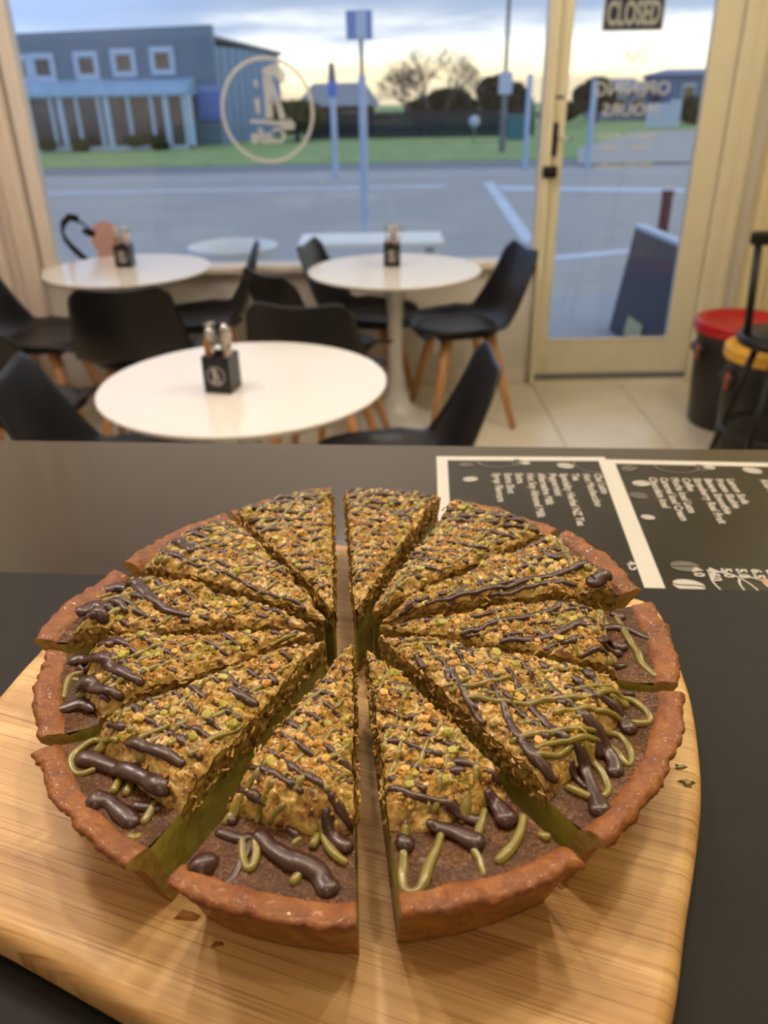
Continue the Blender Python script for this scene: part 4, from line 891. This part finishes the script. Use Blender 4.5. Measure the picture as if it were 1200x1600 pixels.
def tart_slice(idx):
    (pa, pb), tip, reach, cdir, gdir = TARTS[idx]
    rng = np.random.default_rng(100+idx); rnd = random.Random(idx)
    zr = ZB + ZRIM
    A = on_z(*pa, zr)[:2]; B = on_z(*pb, zr)[:2]; Tp = np.array(tip)
    cc = np.linalg.norm(B-A); m = (A+B)/2; nrm = np.array([-(B-A)[1], (B-A)[0]])/cc
    hgt = math.sqrt(RAD**2-cc*cc/4); Oc = min((m+nrm*hgt, m-nrm*hgt), key=lambda q: np.linalg.norm(q-CEN))
    base = (m*.55+Tp*.45)
    e = empty('tart_slice', (float(base[0]), float(base[1]), ZB), label=LAB[idx], cat='tart slice', group='slices of the cut pistachio tart')
    fA = math.atan2(*(A-Tp)[::-1]); fB = math.atan2(*(B-Tp)[::-1]); df = (fB-fA+math.pi) % (2*math.pi)-math.pi
    def Rof(t):                                   # distance tip -> outer arc along t
        ph = fA + df*t; u = np.stack([np.cos(ph), np.sin(ph)], -1); w = Tp-Oc; b_ = u@w; c_ = w@w-RAD**2
        return -b_+np.sqrt(b_*b_-c_), u
    def pos(t, ins):                              # inset from the arc (metres)
        R, u = Rof(t); return Tp + u*(R-ins)[..., None]
    Rm = float(Rof(np.array([.5]))[0][0])
    def st(x, y):                                 # position -> (t, s)
        dx, dy = x-Tp[0], y-Tp[1]; ph = np.arctan2(dy, dx); t = ((ph-fA+math.pi) % (2*math.pi)-math.pi)/df; tcl = np.clip(t, 0, 1)
        return t, np.hypot(dx, dy)/Rof(tcl)[0]
    sd = idx*7.7
    def edge_s(x, y): return reach + .05*(vnoise(x*55, y*55, sd)-.5) + .03*(vnoise(x*180, y*180, sd)-.5)
    def base_top(x, y):
        t, s = st(x, y); es = edge_s(x, y)
        k = np.clip((es-s)/.10, 0, 1); k = 1-(1-k)**2.2
        side = np.minimum(t, 1-t)*s*Rm*abs(df)            # metres to the cut side
        lump = (vnoise(x*75, y*75, sd+3)-.5)*.0050 + (vnoise(x*170, y*170, sd+5)-.5)*.0026
        h = TOPH*(.92+.16*vnoise(x*28, y*28, sd)) + lump - .0035*np.exp(-np.maximum(side, 0)/.0022)
        h = h*(1-.35*sstep(.16, .03, s))
        return ZSK + np.where(s < es, k*np.maximum(h, .002), 0), (s < es)
    def fine(x, y):
        n1 = vnoise(x*380, y*380, sd+1); n2 = vnoise(x*950, y*950, sd+2)
        return (n1-.5)*.0015 + (n2-.5)*.0010 + cells(x+.0006*n1, y, 1/.0029, sd)*.0021 + cells(x, y+.0008*n1, 1/.0014, sd+4)*.0010 - .0012
    # ---- crust
    prof = [(.0150,0),(.0146,.002),(.0122,.010),(.0095,.018),(.0064,.0255),(.0038,.0298),(.0014,.0322),(.0000,.0340),(.0001,.0352),(.0014,.0360),(.0036,.0361),(.0060,.0355),(.0084,.0347),(.0105,.0330),
            (.0122,.028),(.0145,.018),(.0168,.008),(.0185,.0035)]
    nt_ = max(26, int(cc/.0009)); tt = np.linspace(0, 1, nt_); V = []
    for k, (ins, z) in enumerate(prof):
        R, u = Rof(tt); P = Tp + u*(R-ins)[:, None]
        wob = (vnoise(P[:,0]*110, P[:,1]*110, z*60+sd)-.5)*.0030 + (vnoise(P[:,0]*300, P[:,1]*300, z*200+sd)-.5)*.0018 + (vnoise(P[:,0]*800, P[:,1]*800, z*600+sd)-.5)*.0009
        amp = 1.0 if 2 <= k <= 11 else .3
        P = P + u*(wob*amp)[:, None]; lip = sstep(.026, .034, z)
        zz = z + ((vnoise(P[:,0]*90, P[:,1]*90, sd+20)-.5)*.0030 + (vnoise(P[:,0]*330, P[:,1]*330, sd+2)-.5)*.0016 + (vnoise(P[:,0]*900, P[:,1]*900, z*900)-.5)*.0009)*lip*(1 if k < 12 else .3)
        V.append(np.stack([P[:,0]-base[0], P[:,1]-base[1], np.broadcast_to(zz, P[:,0].shape)], 1))
    for z in (.0035, 0.0):                        # thin base under the custard
        P = Tp + Rof(tt)[1]*.003; V.append(np.stack([P[:,0]-base[0], P[:,1]-base[1], np.full(nt_, z)], 1))
    K = len(V); V = np.concatenate(V); cm = MB()
    f = [(k*nt_+j, k*nt_+j+1, ((k+1)%K)*nt_+j+1, ((k+1)%K)*nt_+j) for k in range(K) for j in range(nt_-1)]
    f += [tuple(k*nt_ for k in range(K)), tuple(k*nt_+nt_-1 for k in range(K))[::-1]]
    if df < 0: f = [q[::-1] for q in f]
    cm.add(V, f, 0, True); cm.sm[-1] = cm.sm[-2] = False; cm.m[-1] = cm.m[-2] = 1
    cm.build('crust', [M['crust'], M['cut']], e)
    # ---- custard: skin on top, cut sides
    ns, n2 = 46, max(12, int(cc/.0022)); ss = np.linspace(0, 1, ns); t2 = np.linspace(.004, .996, n2); vs = []
    R, u = Rof(t2); Rin = R-.0080
    r_ = .0018 + ss[:, None]*(Rin-.0018)[None]; P = Tp + u[None]*r_[..., None]; X, Y = P[...,0], P[...,1]
    Zt = ZSK + (vnoise(X*120, Y*120, sd)-.5)*.0012 + .0010*sstep(.90, 1.0, ss)[:, None]
    V1 = np.stack([X-base[0], Y-base[1], Zt], -1).reshape(-1, 3); F1 = grid_faces(ns, n2)
    Vs = [V1]; Fs = [F1]; mi = [np.zeros(len(F1))]; off = len(V1)
    zz = np.linspace(0, 1, 12)
    for side, tv in ((0, .0), (1, 1.0)):
        R, u = Rof(np.array([tv])); R = R[0]; u = u[0]; nv_ = np.array([-u[1], u[0]])*(1 if (tv == 1) == (df > 0) else -1)
        ZZ = ZSK + (.0036-ZSK)*zz; inner = np.interp(ZZ, [.0035, .008, .018, .028, .0318, .0337], [.0185, .0168, .0145, .0122, .0108, .0100])
        rr = .0018 + ss[:, None]*((R-inner)[None]-.0018)
        P = Tp + u*rr[..., None]; w = (vnoise(rr*190, ZZ[None]*240+rr*0, sd+side*9)-.5)*.0016 + (vnoise(rr*520, ZZ[None]*560+rr*0, sd+side*5)-.5)*.0007
        w = w*np.minimum(1, (1-ss[:, None])*8)*.8
        P = P + nv_*(w-.0002)[..., None]; Zg = np.broadcast_to(ZZ[None], rr.shape)
        V_ = np.stack([P[...,0]-base[0], P[...,1]-base[1], Zg], -1).reshape(-1, 3); Vs.append(V_)
        Fg = grid_faces(ns, 12, off); Fs.append(Fg if (side == 0) != (df > 0) else Fg[:, ::-1]); mi.append(np.ones(len(Fg))); off += len(V_)
    # tip face
    tv = np.linspace(0, 1, 4); R, u = Rof(tv); P = Tp + u*.0018
    V_ = np.array([[p[0]-base[0], p[1]-base[1], z] for p in P for z in np.linspace(ZSK, .0036, 6)]); Vs.append(V_); Fg = grid_faces(4, 6, off); Fs.append(Fg); mi.append(np.ones(len(Fg)))
    np_mesh('custard_filling', np.concatenate(Vs), np.concatenate(Fs), [M['skin'], M['custard']], np.concatenate(mi), parent=e)
    # ---- topping
    ns = int(Rm*1.0/.00062); n2 = max(30, int(cc*.92/.00075)); t2 = np.linspace(0.0, 1.0, n2); ss = np.linspace(.012, 1.0, ns)
    R, u = Rof(t2); Rt = R*(reach+.045)
    P = Tp + u[None]*(ss[:, None]*Rt[None])[..., None]; X, Y = P[...,0], P[...,1]
    H, ins_ = base_top(X, Y); fz = fine(X, Y); k = sstep(0, .003, H-ZSK)
    Z = np.where(H > ZSK+.0001, H + fz*k, ZSK-.0008)
    t_, s_ = st(X, Y); k0 = k.copy(); k0[:, 1:-1] *= 0
    jx = (vnoise(X*500, Y*500, sd+31)-.5)*.0016*k; jy = (vnoise(X*500, Y*500, sd+37)-.5)*.0016*k
    V1 = np.stack([X+jx-base[0], Y+jy-base[1], Z], -1).reshape(-1, 3); F1 = grid_faces(ns, n2)
    zc = Z.reshape(-1); keep = (np.maximum.reduce([zc[F1[:, q]] for q in range(4)]) > ZSK-.0007); F1 = F1[keep]
    Vs = [V1]; Fs = [F1]; mi = [np.zeros(len(F1))]; off = len(V1); nz_ = 16
    for side in (0, 1):
        col = 0 if side == 0 else n2-1; xe, ye, ze = X[:, col]+jx[:, col], Y[:, col]+jy[:, col], Z[:, col]
        uu = u[col]; nv_ = np.array([-uu[1], uu[0]])*(1 if (side == 1) == (df > 0) else -1)
        q = np.linspace(0, 1, nz_)[None]; low = ZSK-.004 + .0035*(vnoise(xe*130, ye*130, sd+side*11)[:, None]-.5)*2
        Zg = ze[:, None]*(1-q) + np.minimum(low, ze[:, None]-.0001)*q; rr = np.hypot(xe-Tp[0], ye-Tp[1])[:, None]
        bul = np.sin(q*math.pi*.9+.1)
        w = ((vnoise(rr*430+q*0, Zg*330, sd+side)-.45)*.0022 + (vnoise(rr*1000+q*0, Zg*800, sd+side*3)-.5)*.0014)*np.minimum(1, q*5)*sstep(.0, .004, ze-ZSK)[:, None] + .0004
        PX = xe[:, None] + nv_[0]*w; PY = ye[:, None] + nv_[1]*w
        V_ = np.stack([PX-base[0], PY-base[1], Zg], -1).reshape(-1, 3); Vs.append(V_); Fg = grid_faces(ns, nz_, off)
        hz = ze > ZSK-.0007; kk = np.repeat(hz[:-1] & hz[1:], nz_-1); Fg = Fg[kk]
        Fs.append(Fg if (side == 0) != (df > 0) else Fg[:, ::-1]); mi.append(np.ones(len(Fg))); off += len(V_)
    V_ = []
    xe, ye, ze = X[0], Y[0], Z[0]
    V_ = np.array([[xe[j]-base[0], ye[j]-base[1], z] for j in range(n2) for z in np.linspace(ze[j], ZSK-.004, 8)]); Vs.append(V_); Fg = grid_faces(n2, 8, off); Fs.append(Fg); mi.append(np.ones(len(Fg)))
    np_mesh('topping', np.concatenate(Vs), np.concatenate(Fs), [M['topping'], M['topside']], np.concatenate(mi), parent=e)
    def hz(x, y, r):
        h, i_ = base_top(np.array([x]), np.array([y])); fz = fine(np.array([x]), np.array([y])); return float(h[0] + max(0, fz[0])*.5*float(i_[0]))
    # ---- drizzles
    def lay(pts, rad, name, mat, flat, auto=False):
        P = crom(np.c_[pts, rad], 6, False) if len(pts) > 2 else np.c_[pts, rad]
        L = np.r_[0, np.cumsum(np.hypot(*np.diff(P[:, :2], axis=0).T))]; n = max(4, int(L[-1]/.0009)); q = np.linspace(0, L[-1], n)
        x, y, r = [np.interp(q, L, P[:, k]) for k in range(3)]
        ph = rnd.random()*50
        lo = (vnoise(q*150+ph, q*0, 1)-.5); wb = .0019 if auto else .0009; x = x + lo*wb; y = y + (vnoise(q*150+ph, q*0, 2)-.5)*wb
        r = r*(.88 + .26*vnoise(q*170+ph, q*0, 3)) if not auto else r*(.55 + .85*vnoise(q*420+ph, q*0, 3))
        t, s = st(x, y); ok = (t > .015) & (t < .985) & (s < .972) & (s > .03)
        runs = []; cur = []
        for i in range(n):
            if ok[i]: cur.append(i)
            else:
                if len(cur) > 3: runs.append(cur)
                cur = []
        if len(cur) > 3: runs.append(cur)
        for c in runs:
            h, isin = base_top(x[c], y[c]); zz = h + np.maximum(0, fine(x[c], y[c]))*.75*isin
            for _ in range(2): zz[1:-1] = np.maximum(zz[1:-1]*.0+(zz[:-2]+zz[1:-1]+zz[2:])/3, zz[1:-1]-.0006)
            rr = r[c].copy(); k = len(c)
            endr = np.minimum(1, np.minimum(np.arange(k)+.35, k-1-np.arange(k)+.35)*.0009/np.maximum(rr, 1e-5)); rr2 = rr*np.sqrt(np.clip(1-(1-endr)**2, .02, 1))
            zc_ = zz + rr2*flat*(.2 if auto else .45) - .0001
            MB().tube(np.stack([x[c]-base[0], y[c]-base[1], zc_], 1), rr2, n=10, flat=flat).build(name, mat, e)
    def from_px(lst):
        out = []; rd = []
        for px_, py_, r in lst:
            p = on_z(px_, py_, ZB+ZSK)
            for _ in range(4): p = on_z(px_, py_, ZB+hz(p[0], p[1], 0)+.0008)
            out.append(p[:2]); rd.append(r*.001)
        return np.array(out), np.array(rd)
    SK = STROKES[idx]
    hand = []
    for lst in SK['g']: p, r = from_px(lst); hand.append(p); lay(p, r*.92, 'pistachio_drizzle', M['green'], .8)
    for lst in SK['c']: p, r = from_px(lst); hand.append(p); lay(p, r*.92, 'chocolate_drizzle', M['choc'], .52)
    hp = np.concatenate(hand) if hand else np.zeros((0, 2))
    # remaining parallel lines over the topping
    cxy = Tp + Rof(np.array([.5]))[1][0]*Rm*.55
    def lines(deg, spacing, r0, name, mat, flat, zig):
        d = np.array([math.cos(math.radians(deg)), math.sin(math.radians(deg))]); nrm_ = np.array([-d[1], d[0]]); k = -14; prev = None; segs = []
        while k < 15:
            off_ = k*spacing*1.0 + rnd.uniform(-.18, .18)*spacing; c0 = cxy + nrm_*off_; tilt = rnd.uniform(-5, 5); dd_ = np.array([math.cos(math.radians(deg+tilt)), math.sin(math.radians(deg+tilt))])
            q = np.linspace(-.1, .1, 240); pts = c0 + dd_*q[:, None]; t, s = st(pts[:,0], pts[:,1]); ok = (t > .0) & (t < 1) & (s < reach+rnd.uniform(-.03, .06)) & (s > .05) & (np.abs(df) < 1.6)
            if len(hp): ok &= np.min(np.linalg.norm(pts[:, None]-hp[None], axis=2), axis=1) > .0034
            ii = np.where(ok)[0]
            if len(ii) > 6:
                brk = np.where(np.diff(ii) > 1)[0]
                for g_ in np.split(ii, brk+1):
                    if len(g_) > 8:
                        pp = pts[g_[::6]]; t_, s_ = st(pp[:,0], pp[:,1])
                        segs.append((pp, r0*(1+.7*sstep(.5, .85, s_))))
            k += 1
        for pp, rr_ in segs:
            if len(pp) >= 2: lay(pp, rr_, name, mat, flat, True)
    lines(gdir, .0088, .00105, 'pistachio_drizzle', M['green'], .7, True)
    lines(cdir, .0074, .00122, 'chocolate_drizzle', M['choc'], .65, False)
    # ---- nut pieces, crumbs, shreds
    ico = np.array([(0,0,1),(.894,0,.447),(.276,.851,.447),(-.724,.526,.447),(-.724,-.526,.447),(.276,-.851,.447),(.724,.526,-.447),(-.276,.851,-.447),(-.894,0,-.447),(-.276,-.851,-.447),(.724,-.526,-.447),(0,0,-1)])
    icf = [(0,1,2),(0,2,3),(0,3,4),(0,4,5),(0,5,1),(1,6,2),(2,7,3),(3,8,4),(4,9,5),(5,10,1),(6,7,2),(7,8,3),(8,9,4),(9,10,5),(10,6,1),(6,11,7),(7,11,8),(8,11,9),(9,11,10),(10,11,6)]
    def spot(smin, smax, mg=.05):
        while True:
            t = rng.uniform(mg, 1-mg); s = math.sqrt(rng.uniform(smin**2, smax**2)); R, u = Rof(np.array([t])); p = Tp + u[0]*R[0]*s; return p
    for k in range(15):
        p = spot(.2, reach-.08); r = rng.uniform(.0012, .0023); h = hz(p[0], p[1], 0)
        v = ico*(1+rng.uniform(-.22, .22, (12, 1)))*np.array([r*rng.uniform(.9, 1.4), r, r*rng.uniform(.6, .85)]); a = rng.uniform(0, 6.28); ca, sa = math.cos(a), math.sin(a)
        v = v@np.array([[ca, sa, 0], [-sa, ca, 0], [0, 0, 1]]) + np.array([p[0]-base[0], p[1]-base[1], h+r*.35])
        MB().add(v, icf, 0, False).build('nut_piece', M['nut'] if rng.random() < .6 else M['nutg'], e)
    n = 900
    octv = np.array([(1,0,0),(0,1,0),(-1,0,0),(0,-1,0),(0,0,1),(0,0,-1)]); octf = np.array([(0,1,4),(1,2,4),(2,3,4),(3,0,4),(1,0,5),(2,1,5),(3,2,5),(0,3,5)])
    P = np.array([spot(.12, reach-.03, .03) for _ in range(n)]); dens = vnoise(P[:,0]*60, P[:,1]*60, sd+50); P = P[dens > .38]; n = len(P)
    h, i_ = base_top(P[:,0], P[:,1]); h = h + np.maximum(0, fine(P[:,0], P[:,1]))*.7; r = rng.uniform(.00035, .0010, n)**1.0
    V_ = (octv[None]*(1+rng.uniform(-.35, .35, (n, 6, 1)))*r[:, None, None]) + np.stack([P[:,0]-base[0], P[:,1]-base[1], h+r*.4], 1)[:, None]
    np_mesh('nut_crumbs', V_.reshape(-1, 3), (octf[None]+np.arange(n)[:, None, None]*6).reshape(-1, 3), [M['crumb']], smooth=False, parent=e, kind='stuff')
    sm = MB()
    for k in range(120):
        onside = k % 5 < 3
        if onside:
            tv = rng.choice([.0, 1.0]); R, u = Rof(np.array([tv])); s = rng.uniform(.12, reach-.02); p = Tp + u[0]*R[0]*s; nv_ = np.array([-u[0][1], u[0][0]])*(1 if (tv == 1) == (df > 0) else -1)
            top_ = hz(*(p-nv_*.001), 0); z = rng.uniform(ZSK-.003, top_); p = p + nv_*rng.uniform(.0006, .0016)
            d3 = np.array([u[0][0], u[0][1], rng.normal()*.9]) + rng.normal(size=3)*.4
        else:
            p = spot(.08, reach-.02, .02); z = hz(p[0], p[1], 0) + .0006; d3 = np.array([rng.normal(), rng.normal(), rng.normal()*.25])
        d3 /= np.linalg.norm(d3); L = rng.uniform(.0014, .0034); p3 = np.array([p[0]-base[0], p[1]-base[1], z]); bend = rng.normal(size=3)*L*.18
        if onside: bend = bend*.5 + np.array([nv_[0], nv_[1], 0])*L*.12
        sm.tube([p3-d3*L/2, p3+bend, p3+d3*L/2], rng.uniform(.0003, .0007), n=4, cap=False)
    sm.build('pastry_shreds', M['shred'], e, kind='stuff')
    return e
for i in range(1, 13): tart_slice(i)

# crumbs fallen on the board
rng = np.random.default_rng(5)
for k, (px_, py_, r, lab) in enumerate([(337, 1478, .0016, 'brown crumb on the board below the front left slice'), (965, 828+330, .0, ''), (880, 1386, .0012, 'tiny dark crumb on the board at lower right'),
                                 (1073, 1224, .0022, 'green smear of custard on the board at the right edge'), (1062, 1200, .0018, 'small green flake on the board beside the widest slice'),
                                 (292, 1432, .0026, 'loose pastry flake hanging below the front left slice')]):
    if not lab: continue
    p = on_z(px_, py_, ZB); n = 9; a = np.linspace(0, 2*math.pi, n, endpoint=False); q = r*(1+.5*rng.uniform(-1, 1, n))
    m = MB(); v = [(q[j]*math.cos(a[j])*1.5, q[j]*math.sin(a[j]), 0) for j in range(n)] + [(q[j]*.6*math.cos(a[j])*1.5, q[j]*.6*math.sin(a[j]), r*.6) for j in range(n)]
    m.add(v, [(j, (j+1)%n, n+(j+1)%n, n+j) for j in range(n)] + [tuple(range(n, 2*n))])
    o = m.build('pastry_crumb' if 'green' not in lab else 'custard_flake', M['crust'] if 'green' not in lab else M['green']); o.location = (float(p[0]), float(p[1]), ZB+.0001); T(o, lab, 'crumb')
